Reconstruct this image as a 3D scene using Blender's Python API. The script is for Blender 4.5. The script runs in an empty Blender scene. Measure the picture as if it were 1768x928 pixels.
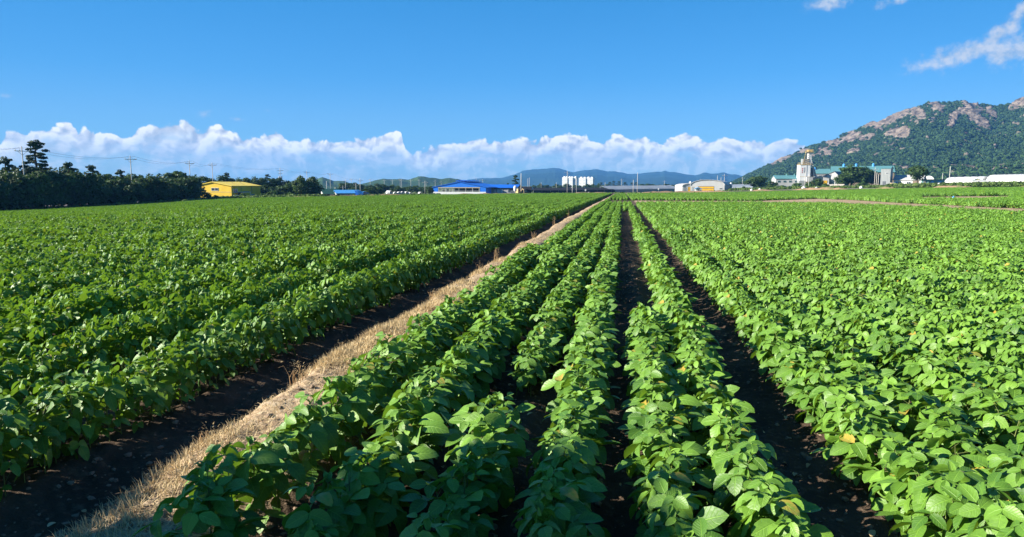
import bpy, bmesh, math, random
import numpy as np
from mathutils import Vector, Matrix

random.seed(7)
rng = np.random.default_rng(11)
R = math.radians
scene = bpy.context.scene
COL = scene.collection

# ------------------------------------------------------------------ camera
F, PW, PH = 1173.0, 1768.0, 928.0
HCAM = 1.7
PITCH = math.atan(144.0 / F)
YAW = math.atan(191.0 * math.cos(PITCH) / F)          # the camera looks this far left of the rows
cam_d = bpy.data.cameras.new('camera')
cam = bpy.data.objects.new('camera', cam_d)
COL.objects.link(cam)
cam_d.sensor_fit = 'HORIZONTAL'
cam_d.sensor_width = 36.0
cam_d.lens = 36.0 * F / PW
cam_d.clip_start = 0.05
cam_d.clip_end = 30000
cam.location = (0, 0, HCAM)
cam.rotation_euler = (math.pi / 2 - PITCH, 0, YAW)
scene.camera = cam

# ------------------------------------------------------------------ exposure
scene.view_settings.view_transform = 'Standard'
scene.view_settings.look = 'None'
scene.view_settings.exposure = 1.45
scene.view_settings.gamma = 1.0
scene.view_settings.use_curve_mapping = False
scene.render.engine = 'CYCLES'
scene.cycles.max_bounces = 6
scene.cycles.diffuse_bounces = 2
scene.cycles.transmission_bounces = 4
scene.cycles.transparent_max_bounces = 6
scene.cycles.volume_bounces = 0
scene.cycles.use_denoising = True
scene.cycles.sample_clamp_indirect = 6

# ------------------------------------------------------------------ sun
SUN_EL = R(26)
SX, SY = -0.955, -0.27                                  # horizontal direction towards the sun
_l = math.hypot(SX, SY); SX /= _l; SY /= _l
to_sun = Vector((SX * math.cos(SUN_EL), SY * math.cos(SUN_EL), math.sin(SUN_EL)))
sl = bpy.data.lights.new('sun', 'SUN')
sl.energy = 5.0
sl.angle = R(0.53)
sl.color = (1.0, 0.93, 0.80)
so = bpy.data.objects.new('sun', sl)
COL.objects.link(so)
so.rotation_euler = to_sun.to_track_quat('Z', 'Y').to_euler()
so.location = (-60, -30, 60)

# pixel of the photograph -> direction
def az_of(px):
    return math.atan((px - PW / 2) * math.cos(PITCH) / F) - YAW
def tan_el(px, py):
    th = math.atan((px - PW / 2) * math.cos(PITCH) / F)
    return math.tan(math.atan((PH / 2 - py) / F) - PITCH) * math.cos(th)
def at(px, py, D):
    a = az_of(px)
    return Vector((D * math.sin(a), D * math.cos(a), HCAM + D * tan_el(px, py)))
def to_px(X, Y, Z):
    """world -> photograph pixel (arrays), used to see which plants stand inside the field's outline"""
    c, s = math.cos(YAW), math.sin(YAW)
    xr = X * c + Y * s
    yf = -X * s + Y * c
    zz = Z - HCAM
    cp, sp = math.cos(PITCH), math.sin(PITCH)
    fw = yf * cp - zz * sp
    up = yf * sp + zz * cp
    fw = np.where(fw < 0.05, 0.05, fw)
    return PW / 2 + F * xr / fw, PH / 2 - F * up / fw

# ------------------------------------------------------------------ sky with clouds
world = bpy.data.worlds.new('World')
scene.world = world
world.use_nodes = True
WN = world.node_tree
WN.nodes.clear()
class NB:
    """tiny node-expression helper"""
    def __init__(s, tree): s.t = tree
    def node(s, kind, **kw):
        n = s.t.nodes.new(kind)
        for k, v in kw.items(): setattr(n, k, v)
        return n
    def put(s, sock, v):
        if isinstance(v, bpy.types.NodeSocket): s.t.links.new(v, sock)
        elif v is not None:
            if sock.type == 'RGBA' and not isinstance(v, (int, float)) and len(v) == 3: v = (*v, 1)
            sock.default_value = v
    def m(s, op, a, b=None, c=None, clamp=False):
        n = s.node('ShaderNodeMath', operation=op); n.use_clamp = clamp
        s.put(n.inputs[0], a)
        if b is not None: s.put(n.inputs[1], b)
        if c is not None: s.put(n.inputs[2], c)
        return n.outputs[0]
    def vm(s, op, a, b=None):
        n = s.node('ShaderNodeVectorMath', operation=op)
        s.put(n.inputs[0], a)
        if b is not None: s.put(n.inputs[1], b)
        return n.outputs[0]
    def xyz(s, x, y, z):
        n = s.node('ShaderNodeCombineXYZ'); s.put(n.inputs[0], x); s.put(n.inputs[1], y); s.put(n.inputs[2], z)
        return n.outputs[0]
    def sep(s, v):
        n = s.node('ShaderNodeSeparateXYZ'); s.put(n.inputs[0], v); return n.outputs
    def noise(s, vec, scale, detail=4, rough=.55, dist=0.0, col=False, dim='3D'):
        n = s.node('ShaderNodeTexNoise'); n.noise_dimensions = dim; s.put(n.inputs['Vector'], vec)
        n.inputs['Scale'].default_value = scale; n.inputs['Detail'].default_value = detail
        n.inputs['Roughness'].default_value = rough; n.inputs['Distortion'].default_value = dist
        return n.outputs['Color' if col else 'Fac']
    def vor(s, vec, scale, feature='F1', smooth=.3, out='Distance', rand=1.0, dim='3D'):
        n = s.node('ShaderNodeTexVoronoi', feature=feature, voronoi_dimensions=dim); s.put(n.inputs['Vector'], vec)
        n.inputs['Scale'].default_value = scale; n.inputs['Randomness'].default_value = rand
        if feature == 'SMOOTH_F1': n.inputs['Smoothness'].default_value = smooth
        return n.outputs[out]
    def step(s, v, a, b, o0=0.0, o1=1.0, kind='SMOOTHSTEP'):
        n = s.node('ShaderNodeMapRange', interpolation_type=kind); n.clamp = True
        s.put(n.inputs['Value'], v); s.put(n.inputs['From Min'], a); s.put(n.inputs['From Max'], b)
        s.put(n.inputs['To Min'], o0); s.put(n.inputs['To Max'], o1)
        return n.outputs['Result']
    def mix(s, f, a, b, blend='MIX'):
        n = s.node('ShaderNodeMix', data_type='RGBA', blend_type=blend); n.clamp_factor = True
        s.put(n.inputs['Factor'], f); s.put(n.inputs['A'] if False else n.inputs[6], a); s.put(n.inputs[7], b)
        return n.outputs[2]

SKY_STRENGTH = 0.05
w = NB(WN)
tc = w.node('ShaderNodeTexCoord')
dirv = w.vm('NORMALIZE', tc.outputs['Generated'])
dx, dy, dz = w.sep(dirv)
U = w.m('ARCTAN2', dx, dy)
V = w.m('ARCSINE', dz)
sky = w.node('ShaderNodeTexSky', sky_type='NISHITA')
sky.sun_disc = False
sky.sun_elevation = SUN_EL
sky.sun_rotation = math.atan2(SX, SY)
sky.altitude = 0; sky.air_density = 1.0; sky.dust_density = 0.35; sky.ozone_density = 2.0
tr = w.node('ShaderNodeValToRGB')                       # clean, deep blue air: less red the higher one looks
w.put(tr.inputs[0], w.m('DIVIDE', V, 0.30))
el = tr.color_ramp.elements
el[0].position = 0.0; el[0].color = (0.453, 0.803, 1.270, 1)
el[1].position = 1.0; el[1].color = (0.160, 0.835, 1.299, 1)
e = el.new(0.32); e.color = (0.37, 0.78, 1.270, 1)
e = el.new(0.50); e.color = (0.255, 0.770, 1.270, 1)
skyc = w.mix(1.0, sky.outputs[0], tr.outputs[0], 'MULTIPLY')
du_ = w.m('ADD', U, 0.14)
even = w.m('SUBTRACT', 1.0, w.m('MULTIPLY', w.m('MINIMUM', w.m('MULTIPLY', du_, du_), 0.5), 0.50))
skyc = w.mix(1.0, skyc, even, 'MULTIPLY')

def uv_of(px, py):
    return az_of(px), math.atan(tan_el(px, py))
CLOUD_TOP = [(-260,235),(-120,226),(0,238),(13,224),(30,220),(55,225),(75,219),(100,213),(124,210),(133,217),(141,228),(150,222),(165,226),(182,233),
 (200,227),(225,230),(240,223),(262,215),(300,209),(330,205),(340,216),(355,218),(370,213),(392,219),(410,228),(421,234),(440,232),(470,225),(485,220),
 (495,233),(525,239),(560,237),(600,234),(640,232),(660,231),(668,224),(680,221),(691,225),(697,244),(716,262),(745,252),(770,243),(795,236),(830,233),(850,241),(880,236),(905,241),
 (922,244),(940,233),(975,229),(1010,227),(1026,240),(1046,234),(1070,231),(1086,240),(1110,233),(1126,242),(1155,234),(1185,228),(1200,232),(1216,243),
 (1240,238),(1280,238),(1300,235),(1325,242),(1360,240),(1384,246),(1400,272),(1440,300),(1700,306)]
U0, U1, VM = -1.15, 0.65, 0.16
fc = w.node('ShaderNodeFloatCurve')
crv = fc.mapping.curves[0]
pts = []
for px, py in CLOUD_TOP:
    u, v = uv_of(px, py)
    pts.append(((u - U0) / (U1 - U0), v / VM))
pts = [(0.0, pts[0][1])] + pts + [(1.0, pts[-1][1])]
while len(crv.points) < len(pts): crv.points.new(0.5, 0.5)
for p, (x, y) in zip(crv.points, pts):
    p.location = (x, y); p.handle_type = 'AUTO_CLAMPED'
fc.mapping.update()
w.put(fc.inputs['Value'], w.m('DIVIDE', w.m('SUBTRACT', U, U0), U1 - U0))
TOP = w.m('MULTIPLY', fc.outputs[0], VM)

# billow field, evaluated twice (second time a step towards the sun) for the lit sides of the heaps
grp = bpy.data.node_groups.new('billows', 'ShaderNodeTree')
grp.interface.new_socket('P', in_out='INPUT', socket_type='NodeSocketVector')
grp.interface.new_socket('B', in_out='OUTPUT', socket_type='NodeSocketFloat')
g = NB(grp)
gi = g.node('NodeGroupInput'); go = g.node('NodeGroupOutput')
P0 = gi.outputs[0]
warp = g.vm('SCALE', g.vm('SUBTRACT', g.noise(P0, 22, 3, .55, col=True, dim='2D'), (0.5, 0.5, 0.5)))
warp.node.inputs['Scale'].default_value = 0.034
P1 = g.vm('ADD', P0, warp)
v1 = g.m('SUBTRACT', 1.0, g.vor(P1, 17, 'SMOOTH_F1', .45, dim='2D'))
v2 = g.m('SUBTRACT', 1.0, g.vor(P1, 42, 'SMOOTH_F1', .35, dim='2D'))
v3 = g.m('SUBTRACT', 1.0, g.vor(P1, 100, 'SMOOTH_F1', .35, dim='2D'))
n1 = g.noise(P1, 75, 6, .6, dim='2D')
B = g.m('ADD', g.m('ADD', g.m('MULTIPLY', v1, .38), g.m('MULTIPLY', v2, .28)), g.m('ADD', g.m('MULTIPLY', v3, .17), g.m('MULTIPLY', n1, .17)))
grp.links.new(B, go.inputs[0])
def billow(vec):
    n = w.node('ShaderNodeGroup'); n.node_tree = grp
    w.put(n.inputs[0], vec); return n.outputs[0]
P = w.xyz(U, w.m('MULTIPLY', V, 1.1), 0.0)
B0 = billow(P)
B1 = billow(w.vm('ADD', P, (-0.0060, 0.0080, 0.0)))
lit = w.m('MULTIPLY', w.m('SUBTRACT', B0, B1), 3.2)
edge = w.m('ADD', w.m('SUBTRACT', TOP, V), w.m('MULTIPLY', w.m('SUBTRACT', B0, 0.68), 0.029))
dens = w.step(edge, -0.0004, 0.0034)
big = w.noise(w.vm('MULTIPLY', P, (1, 2.6, 1)), 9, 4, .5, dim='2D')
# behind the front heaps the bank is in its own shade: grey-blue, then hazy towards the horizon, with paler heaps showing through
depth = w.m('ADD', edge, w.m('MULTIPLY', w.m('SUBTRACT', big, 0.5), 0.055))
inner = w.step(depth, 0.003, 0.034)
low = w.step(V, 0.060, 0.004)
st1 = w.step(w.noise(w.vm('ADD', w.vm('MULTIPLY', P, (1, 2.4, 1)), (3.1, 0.7, 0)), 16, 6, .58, dim='2D'), 0.50, 0.70)
top_s = w.m('ADD', 0.82, lit, clamp=True)
rampt = w.node('ShaderNodeValToRGB')
w.put(rampt.inputs[0], top_s)
el = rampt.color_ramp.elements
el[0].position = 0.25; el[0].color = (3.9, 4.2, 4.7, 1)
el[1].position = 1.0; el[1].color = (9.6, 9.3, 8.6, 1)
e = el.new(0.72); e.color = (7.0, 6.9, 6.7, 1)
topc = rampt.outputs[0]
bodyc = w.mix(low, (4.1, 4.6, 5.0), (2.8, 4.35, 5.4))
bodyc = w.mix(w.m('MULTIPLY', st1, 0.46), bodyc, (7.2, 7.2, 7.2))
bodyc = w.mix(w.m('MULTIPLY', w.m('ADD', 0.3, w.m('MULTIPLY', lit, 2.2), clamp=True), 0.38), bodyc, (8.0, 7.8, 7.6))
cloudc = w.mix(w.m('MULTIPLY', inner, 0.92), topc, bodyc)
hole = w.step(w.noise(w.vm('ADD', w.vm('MULTIPLY', P, (1, 2.3, 1)), (7.7, 1.9, 0)), 13, 6, .58, dim='2D'), 0.47, 0.64)
whole = w.m('SUBTRACT', 1.0, w.m('MULTIPLY', w.m('MULTIPLY', hole, inner), 0.60))
colr = w.mix(w.m('MULTIPLY', w.m('MULTIPLY', dens, w.m('SUBTRACT', 1.0, w.m('MULTIPLY', low, 0.40))), whole), skyc, cloudc)
# loose torn clouds higher up
def blob(px, py, rx, ry, ang, amt):
    u, v = uv_of(px, py)
    a = R(ang); ca, sa = math.cos(a), math.sin(a)
    du = w.m('SUBTRACT', U, u); dv = w.m('SUBTRACT', V, v)
    p = w.m('DIVIDE', w.m('ADD', w.m('MULTIPLY', du, ca), w.m('MULTIPLY', dv, sa)), rx / F)
    q = w.m('DIVIDE', w.m('SUBTRACT', w.m('MULTIPLY', dv, ca), w.m('MULTIPLY', du, sa)), ry / F)
    r2 = w.m('ADD', w.m('MULTIPLY', p, p), w.m('MULTIPLY', q, q))
    return w.m('MULTIPLY', w.m('POWER', 2.718, w.m('MULTIPLY', r2, -1.0)), amt)
bl = None
for a in [(1650,92,74,17,10,1.0),(1700,62,52,13,40,.95),(1738,22,24,11,52,.95),(1745,90,60,17,-3,1.0),(1850,80,90,26,5,1.0),(1640,112,30,11,25,.5),
          (1412,2,34,15,4,.8),(1525,1,45,9,8,.6),(362,197,24,8,12,.50),(405,206,40,4,2,.40),(474,192,14,4,0,.36),(34,166,18,5,0,.40),(1760,128,16,8,10,.4)]:
    b = blob(*a); bl = b if bl is None else w.m('MAXIMUM', bl, b)
tn = w.noise(P, 55, 7, .62, dim='2D')
tn2 = w.noise(w.vm('ADD', P, (-0.006, 0.009, 0)), 55, 7, .62, dim='2D')
hi = w.step(w.m('ADD', bl, w.m('MULTIPLY', w.m('SUBTRACT', tn, 0.5), 1.5)), 0.22, 1.10)
hi = w.m('MULTIPLY', hi, w.step(bl, 0.08, 0.4))
hishade = w.m('ADD', 0.62, w.m('MULTIPLY', w.m('SUBTRACT', tn, tn2), 2.2), clamp=True)
hic = w.mix(hishade, (3.066, 3.869, 4.964), (5.6, 5.75, 6.0))
colr = w.mix(w.m('MULTIPLY', hi, 0.80), colr, hic)
bg = w.node('ShaderNodeBackground')
w.put(bg.inputs['Color'], colr)
bg.inputs['Strength'].default_value = SKY_STRENGTH
wo = w.node('ShaderNodeOutputWorld')
WN.links.new(bg.outputs[0], wo.inputs['Surface'])
world.cycles.sampling_method = 'MANUAL'
world.cycles.sample_map_resolution = 256

# ------------------------------------------------------------------ helpers
def new_obj(name, me, parent=None, loc=None):
    o = bpy.data.objects.new(name, me)
    COL.objects.link(o)
    if parent is not None: o.parent = parent
    if loc is not None: o.location = loc
    return o
def tag(o, label=None, cat=None, group=None, kind=None):
    if label: o['label'] = label
    if cat: o['category'] = cat
    if group: o['group'] = group
    if kind: o['kind'] = kind
    return o
def thing(name, label, cat, loc=(0, 0, 0), rz=0.0, group=None):
    o = bpy.data.objects.new(name, None); COL.objects.link(o)
    o.empty_display_size = 0.2
    o.location = loc; o.rotation_euler = (0, 0, rz)
    return tag(o, label, cat, group)
def kids(o): return [c for c in bpy.data.objects if c.parent is o]
def copy_thing(o, loc, rz=0.0, sc=1.0, label=None, group=None):
    c = o.copy(); COL.objects.link(c)
    c.location = loc; c.rotation_euler = (0, 0, rz)
    c.scale = (sc, sc, sc) if isinstance(sc, (int, float)) else sc
    if label: c['label'] = label
    if group: c['group'] = group
    for ch in list(o.children):
        d = ch.copy(); COL.objects.link(d); d.parent = c
        for gch in list(ch.children):
            e = gch.copy(); COL.objects.link(e); e.parent = d
    return c
def mesh_from(name, verts, faces, mat=None, smooth=False):
    me = bpy.data.meshes.new(name)
    me.from_pydata(verts if isinstance(verts, list) else verts.tolist(), [], faces)
    if mat is not None:
        for m_ in (mat if isinstance(mat, (list, tuple)) else [mat]): me.materials.append(m_)
    if smooth: me.polygons.foreach_set('use_smooth', [True] * len(me.polygons))
    me.update()
    return me
def point_attr(me, name, vals, typ='FLOAT'):
    a = me.attributes.new(name, typ, 'POINT')
    if typ == 'FLOAT': a.data.foreach_set('value', np.asarray(vals, dtype=np.float32).ravel())
    elif typ == 'INT': a.data.foreach_set('value', np.asarray(vals, dtype=np.int32).ravel())
    elif typ == 'FLOAT_VECTOR': a.data.foreach_set('vector', np.asarray(vals, dtype=np.float32).ravel())

class MB:
    """collects boxes, tubes and sheets into one mesh"""
    def __init__(s): s.v = []; s.f = []
    def add(s, vs, fs):
        b = len(s.v); s.v += [tuple(v) for v in vs]; s.f += [tuple(i + b for i in f) for f in fs]; return s
    def box(s, x0, x1, y0, y1, z0, z1):
        vs = [(x0,y0,z0),(x1,y0,z0),(x1,y1,z0),(x0,y1,z0),(x0,y0,z1),(x1,y0,z1),(x1,y1,z1),(x0,y1,z1)]
        return s.add(vs, [(0,3,2,1),(4,5,6,7),(0,1,5,4),(1,2,6,5),(2,3,7,6),(3,0,4,7)])
    def prism(s, poly, y0, y1):
        """polygon in xz, swept along y"""
        n = len(poly)
        vs = [(x, y0, z) for x, z in poly] + [(x, y1, z) for x, z in poly]
        fs = [tuple(range(n)), tuple(range(2*n-1, n-1, -1))]
        fs += [(i, i+n, (i+1) % n + n, (i+1) % n) for i in range(n)]
        return s.add(vs, fs)
    def prism_x(s, poly, x0, x1):
        n = len(poly)
        vs = [(x0, y, z) for y, z in poly] + [(x1, y, z) for y, z in poly]
        fs = [tuple(range(n-1, -1, -1)), tuple(range(n, 2*n))]
        fs += [(i, (i+1) % n, (i+1) % n + n, i+n) for i in range(n)]
        return s.add(vs, fs)
    def tube(s, p0, p1, r0, r1=None, n=8, cap=True):
        r1 = r0 if r1 is None else r1
        p0 = Vector(p0); p1 = Vector(p1); d = (p1 - p0)
        if d.length < 1e-9: return s
        d.normalize()
        a = d.orthogonal().normalized(); b = d.cross(a)
        vs = []
        for p, r in ((p0, r0), (p1, r1)):
            for i in range(n):
                t = 2 * math.pi * i / n
                vs.append(p + a * (r * math.cos(t)) + b * (r * math.sin(t)))
        fs = [(i, (i+1) % n, (i+1) % n + n, i+n) for i in range(n)]
        if cap: fs += [tuple(range(n-1, -1, -1)), tuple(range(n, 2*n))]
        return s.add(vs, fs)
    def path(s, pts, rs, n=6):
        for i in range(len(pts) - 1): s.tube(pts[i], pts[i+1], rs[i], rs[i+1], n, cap=(i in (0, len(pts)-2)))
        return s
    def lathe(s, prof, cx=0, cy=0, n=16):
        vs = []; fs = []
        for r, z in prof:
            for i in range(n):
                t = 2*math.pi*i/n; vs.append((cx + r*math.cos(t), cy + r*math.sin(t), z))
        for k in range(len(prof)-1):
            for i in range(n): fs.append((k*n+i, k*n+(i+1) % n, (k+1)*n+(i+1) % n, (k+1)*n+i))
        fs.append(tuple(range(n-1, -1, -1))); fs.append(tuple(range((len(prof)-1)*n, len(prof)*n)))
        return s.add(vs, fs)
    def build(s, name, mat, parent=None, smooth=False, bevel=0):
        o = new_obj(name, mesh_from(name, s.v, s.f, mat, smooth), parent)
        if bevel:
            m_ = o.modifiers.new('bevel', 'BEVEL'); m_.width = bevel; m_.segments = 2
        return o

# ------------------------------------------------------------------ materials
def material(name):
    m_ = bpy.data.materials.new(name); m_.use_nodes = True
    m_.node_tree.nodes.clear()
    n = NB(m_.node_tree)
    out = n.node('ShaderNodeOutputMaterial')
    return m_, n, out
def principled(n, out, color, rough=.6, spec=.4, metal=0.0, normal=None):
    b = n.node('ShaderNodeBsdfPrincipled')
    n.put(b.inputs['Base Color'], color); n.put(b.inputs['Roughness'], rough)
    n.put(b.inputs['Specular IOR Level'], spec); n.put(b.inputs['Metallic'], metal)
    if normal is not None: n.put(b.inputs['Normal'], normal)
    if out is not None: n.t.links.new(b.outputs[0], out.inputs['Surface'])
    return b
def bump(n, height, strength=.3, dist=.02):
    b = n.node('ShaderNodeBump'); n.put(b.inputs['Height'], height)
    b.inputs['Strength'].default_value = strength; b.inputs['Distance'].default_value = dist
    return b.outputs[0]
def paint(name, col, rough=.55, spec=.35, var=.18, scale=.6, ribs=0.0, ribdir=0, metal=0.0):
    """weathered paint or cladding: streaky dirt, optional corrugation (ribs per metre along x, y or z)"""
    m_, n, out = material(name)
    tcn = n.node('ShaderNodeTexCoord'); o = tcn.outputs['Object']
    x, y, z = n.sep(o)
    dirt = n.noise(n.xyz(n.m('MULTIPLY', x, 1.0), n.m('MULTIPLY', y, 1.0), n.m('MULTIPLY', z, .35)), scale * 2, 5, .6)
    fine = n.noise(o, scale * 9, 4, .6)
    f = n.m('ADD', n.m('MULTIPLY', n.step(dirt, .42, .75), var), n.m('MULTIPLY', n.step(fine, .45, .8), var * .5))
    c2 = [c * .45 + .02 for c in col]
    c = n.mix(f, col, c2)
    nrm = None
    if ribs:
        ax = (x, y, z)[ribdir]
        wv = n.m('SINE', n.m('MULTIPLY', ax, ribs * 2 * math.pi))
        nrm = bump(n, wv, .5, .03)
    principled(n, out, c, rough, spec, metal, nrm)
    return m_
def plain(name, col, rough=.6, spec=.4):
    m_, n, out = material(name)
    tcn = n.node('ShaderNodeTexCoord')
    nz = n.noise(tcn.outputs['Object'], 3.0, 4, .6)
    c = n.mix(n.step(nz, .35, .8), col, [v * .72 for v in col])
    principled(n, out, c, rough, spec)
    return m_

def leaf_material(name, dark, light, trans, yellow=None, rough=.45, spec=.35, tfac=.32, veins=False, objvar=.35):
    m_, n, out = material(name)
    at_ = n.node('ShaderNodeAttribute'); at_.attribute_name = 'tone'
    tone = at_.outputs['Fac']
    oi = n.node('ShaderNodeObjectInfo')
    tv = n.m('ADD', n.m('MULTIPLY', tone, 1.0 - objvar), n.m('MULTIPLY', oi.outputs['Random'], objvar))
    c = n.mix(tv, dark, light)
    nrm = None
    if veins:
        uvn = n.node('ShaderNodeUVMap'); uvn.uv_map = 'leaf'
        ux, uy, _ = n.sep(uvn.outputs[0])
        s_ = n.m('ABSOLUTE', ux)
        mid = n.step(s_, .085, .02)
        lat = n.m('FRACT', n.m('MULTIPLY', n.m('SUBTRACT', uy, n.m('MULTIPLY', s_, .26)), 7.0))
        latl = n.m('MULTIPLY', n.step(n.m('ABSOLUTE', n.m('SUBTRACT', lat, .5)), .13, .02), .55)
        vein = n.m('MAXIMUM', mid, latl)
        tcn = n.node('ShaderNodeTexCoord')
        blot = n.noise(tcn.outputs['Object'], 26, 3, .6)
        c = n.mix(n.m('MULTIPLY', n.step(blot, .45, .75), .30), c, [v * .62 for v in dark])
        c = n.mix(n.m('MULTIPLY', vein, .34), c, [min(1, v * 1.5 + .02) for v in light])
        puff = n.m('SUBTRACT', n.m('MULTIPLY', n.noise(tcn.outputs['Object'], 70, 3, .5), .5), n.m('MULTIPLY', vein, .6))
        nrm = bump(n, puff, .55, .006)
    if yellow:
        c = n.mix(n.m('MULTIPLY', n.step(tone, .978, .986), n.step(n.noise(n.node('ShaderNodeTexCoord').outputs['Object'], 40, 3, .6), .35, .6, .25, 1.0)), c, yellow)
    b = principled(n, None, c, rough, spec, 0, nrm)
    t = n.node('ShaderNodeBsdfTranslucent')
    n.put(t.inputs[0], n.mix(.5, c, trans) if trans else c)
    mx = n.node('ShaderNodeMixShader'); mx.inputs[0].default_value = tfac
    n.t.links.new(b.outputs[0], mx.inputs[1]); n.t.links.new(t.outputs[0], mx.inputs[2])
    n.t.links.new(mx.outputs[0], out.inputs['Surface'])
    return m_

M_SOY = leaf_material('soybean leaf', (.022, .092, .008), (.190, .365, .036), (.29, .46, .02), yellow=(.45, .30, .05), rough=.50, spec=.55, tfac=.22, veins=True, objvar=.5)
M_STEM = plain('green stem', (.16, .20, .06), .6, .3)
M_STRAW = leaf_material('dry straw', (.40, .29, .15), (.72, .56, .32), None, rough=.7, spec=.2, tfac=.2, objvar=0)
M_DRYSTALK = plain('dry stalk', (.42, .28, .15), .8, .2)
M_BARK = plain('bark', (.075, .055, .042), .9, .15)
M_CROWN = leaf_material('broadleaf foliage', (.016, .040, .010), (.062, .115, .024), (.10, .17, .03), rough=.55, spec=.25, tfac=.25)
M_PINE = leaf_material('pine needles', (.012, .034, .014), (.045, .085, .030), None, rough=.6, spec=.2, tfac=.12)
M_BUSH = leaf_material('bush foliage', (.022, .060, .012), (.085, .160, .030), (.12, .22, .03), rough=.55, spec=.25, tfac=.25)
M_WEED = leaf_material('weeds', (.045, .095, .018), (.17, .24, .06), (.15, .25, .05), rough=.6, spec=.2, tfac=.25)
M_CONC = paint('pale concrete', (.30, .28, .25), .85, .2, .3, .8)
M_POLE = paint('concrete pole', (.50, .48, .44), .8, .2, .2, .8)
M_STEEL = paint('galvanised steel', (.34, .35, .36), .5, .4, .2, 1)
M_WIRE = plain('cable', (.05, .05, .055), .6, .3)
M_CERAM = plain('insulator', (.55, .53, .50), .3, .5)
M_GLASS = plain('window glass', (.035, .05, .065), .12, .6)
M_WHITE = paint('white paint', (.68, .68, .68), .5, .35, .12, .8)
M_YELLOW = paint('yellow cladding', (.78, .50, .025), .5, .35, .10, .5, 3.0, 0)
M_YROOF = paint('yellow roof sheet', (.92, .66, .06), .45, .4, .10, .5, 3.0, 0)
M_BLUE = paint('blue cladding', (.006, .16, .70), .45, .4, .12, .4, 3.0, 0)
M_BROOF = paint('blue roof sheet', (.010, .12, .58), .40, .5, .12, .3, 3.0, 1)
M_LBLUE = paint('light blue roof sheet', (.08, .33, .72), .40, .5, .15, .4, 3.0, 0)
M_TEAL = paint('teal roof sheet', (.10, .24, .25), .42, .45, .15, .3, 2.0, 0)
M_DGREEN = paint('dark green roof sheet', (.035, .11, .075), .5, .4, .2, .4, 2.0, 0)
M_GREY = paint('grey cladding', (.26, .275, .28), .55, .35, .15, .4, 2.0, 0)
M_LGREY = paint('pale grey cladding', (.40, .40, .40), .55, .35, .12, .4, 2.0, 0)
M_DGREY = paint('dark grey steel', (.10, .11, .13), .55, .4, .2, .6)
M_CREAM = paint('cream panel', (.46, .39, .24), .6, .3, .2, .6)
M_CURTAIN = paint('yellow curtain', (.62, .35, .015), .7, .2, .25, .8)
M_FILM = paint('white greenhouse film', (.60, .60, .60), .45, .5, .08, .5, .33, 1)
M_NET = paint('black shade net', (.012, .012, .014), .8, .2, .5, 1.5, .5, 0)
M_GNET = paint('grey shade net', (.20, .23, .27), .6, .3, .25, .8, .5, 0)
M_ASH = plain('black rubber', (.02, .02, .02), .7, .3)
M_RUST = paint('rusty steel', (.20, .09, .045), .8, .25, .4, 1)
M_ORANGE = paint('orange yellow steel', (.50, .36, .16), .6, .3, .25, .8)
M_RED = plain('red sign paint', (.55, .05, .04), .6, .3)
M_DARKSIGN = plain('dark sign paint', (.05, .05, .08), .6, .3)
M_TANBRICK = paint('tan block wall', (.20, .155, .12), .85, .2, .3, 1)

# ------------------------------------------------------------------ the lie of the land
_deg = np.linspace(-180, 180, 721)
_sl = np.interp(_deg, [-180, -112, -75, -46, -39, -31.5, -22, -12.3, 0, 5.8, 14.4, 27.6, 60, 105, 180],
                      [0, 0, .026, .028, .022, .0127, .0098, .0079, .006, .0044, -.0013, -.0072, -.008, 0, 0])
_k = np.exp(-np.linspace(-3, 3, 25) ** 2); _k /= _k.sum()
_sl = np.convolve(np.pad(_sl, 12, mode='edge'), _k, mode='valid')
def gz_np(X, Y):
    D = np.hypot(X, Y)
    a = np.degrees(np.arctan2(X, Y))
    z = -np.interp(a, _deg, _sl) * np.clip(D - 30, 0, 470)
    t = np.clip((2.4 - Y) / 2.4, 0, 1) * (np.abs(X) < 1e9)      # the roadside bank the photographer stands on
    return z + t * t * (3 - 2 * t) * 0.25
def gz(x, y): return float(gz_np(np.array([x]), np.array([y]))[0])
def ground_at(px, D):
    a = az_of(px); x, y = D * math.sin(a), D * math.cos(a)
    return Vector((x, y, gz(x, y)))
def ground_px(px, py):
    """ground point seen at a pixel of the photograph"""
    a = az_of(px); lo, hi = 1.0, 900.0
    te = tan_el(px, py)
    D = 3.0
    for i in range(4000):
        if HCAM + D * te <= gz(D * math.sin(a), D * math.cos(a)): break
        D *= 1.002
    return Vector((D * math.sin(a), D * math.cos(a), gz(D * math.sin(a), D * math.cos(a))))

def vnoise(x, y, seed=0):
    """smooth value noise in numpy"""
    xi = np.floor(x).astype(np.int64); yi = np.floor(y).astype(np.int64)
    xf = x - xi; yf = y - yi
    xf = xf * xf * (3 - 2 * xf); yf = yf * yf * (3 - 2 * yf)
    def h(a, b):
        n = (a * 374761393 + b * 668265263 + seed * 974634777) & 0x7fffffff
        n = (n ^ (n >> 13)) * 1274126177 & 0x7fffffff
        return ((n ^ (n >> 16)) & 0xffff) / 65535.0
    return (h(xi, yi) * (1-xf) + h(xi+1, yi) * xf) * (1-yf) + (h(xi, yi+1) * (1-xf) + h(xi+1, yi+1) * xf) * yf
def fbm(x, y, oct=5, seed=0, gain=.5):
    s = 0; a = 1; t = 0
    for i in range(oct):
        s = s + a * vnoise(x * 2**i, y * 2**i, seed + i); t += a; a *= gain
    return s / t

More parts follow.
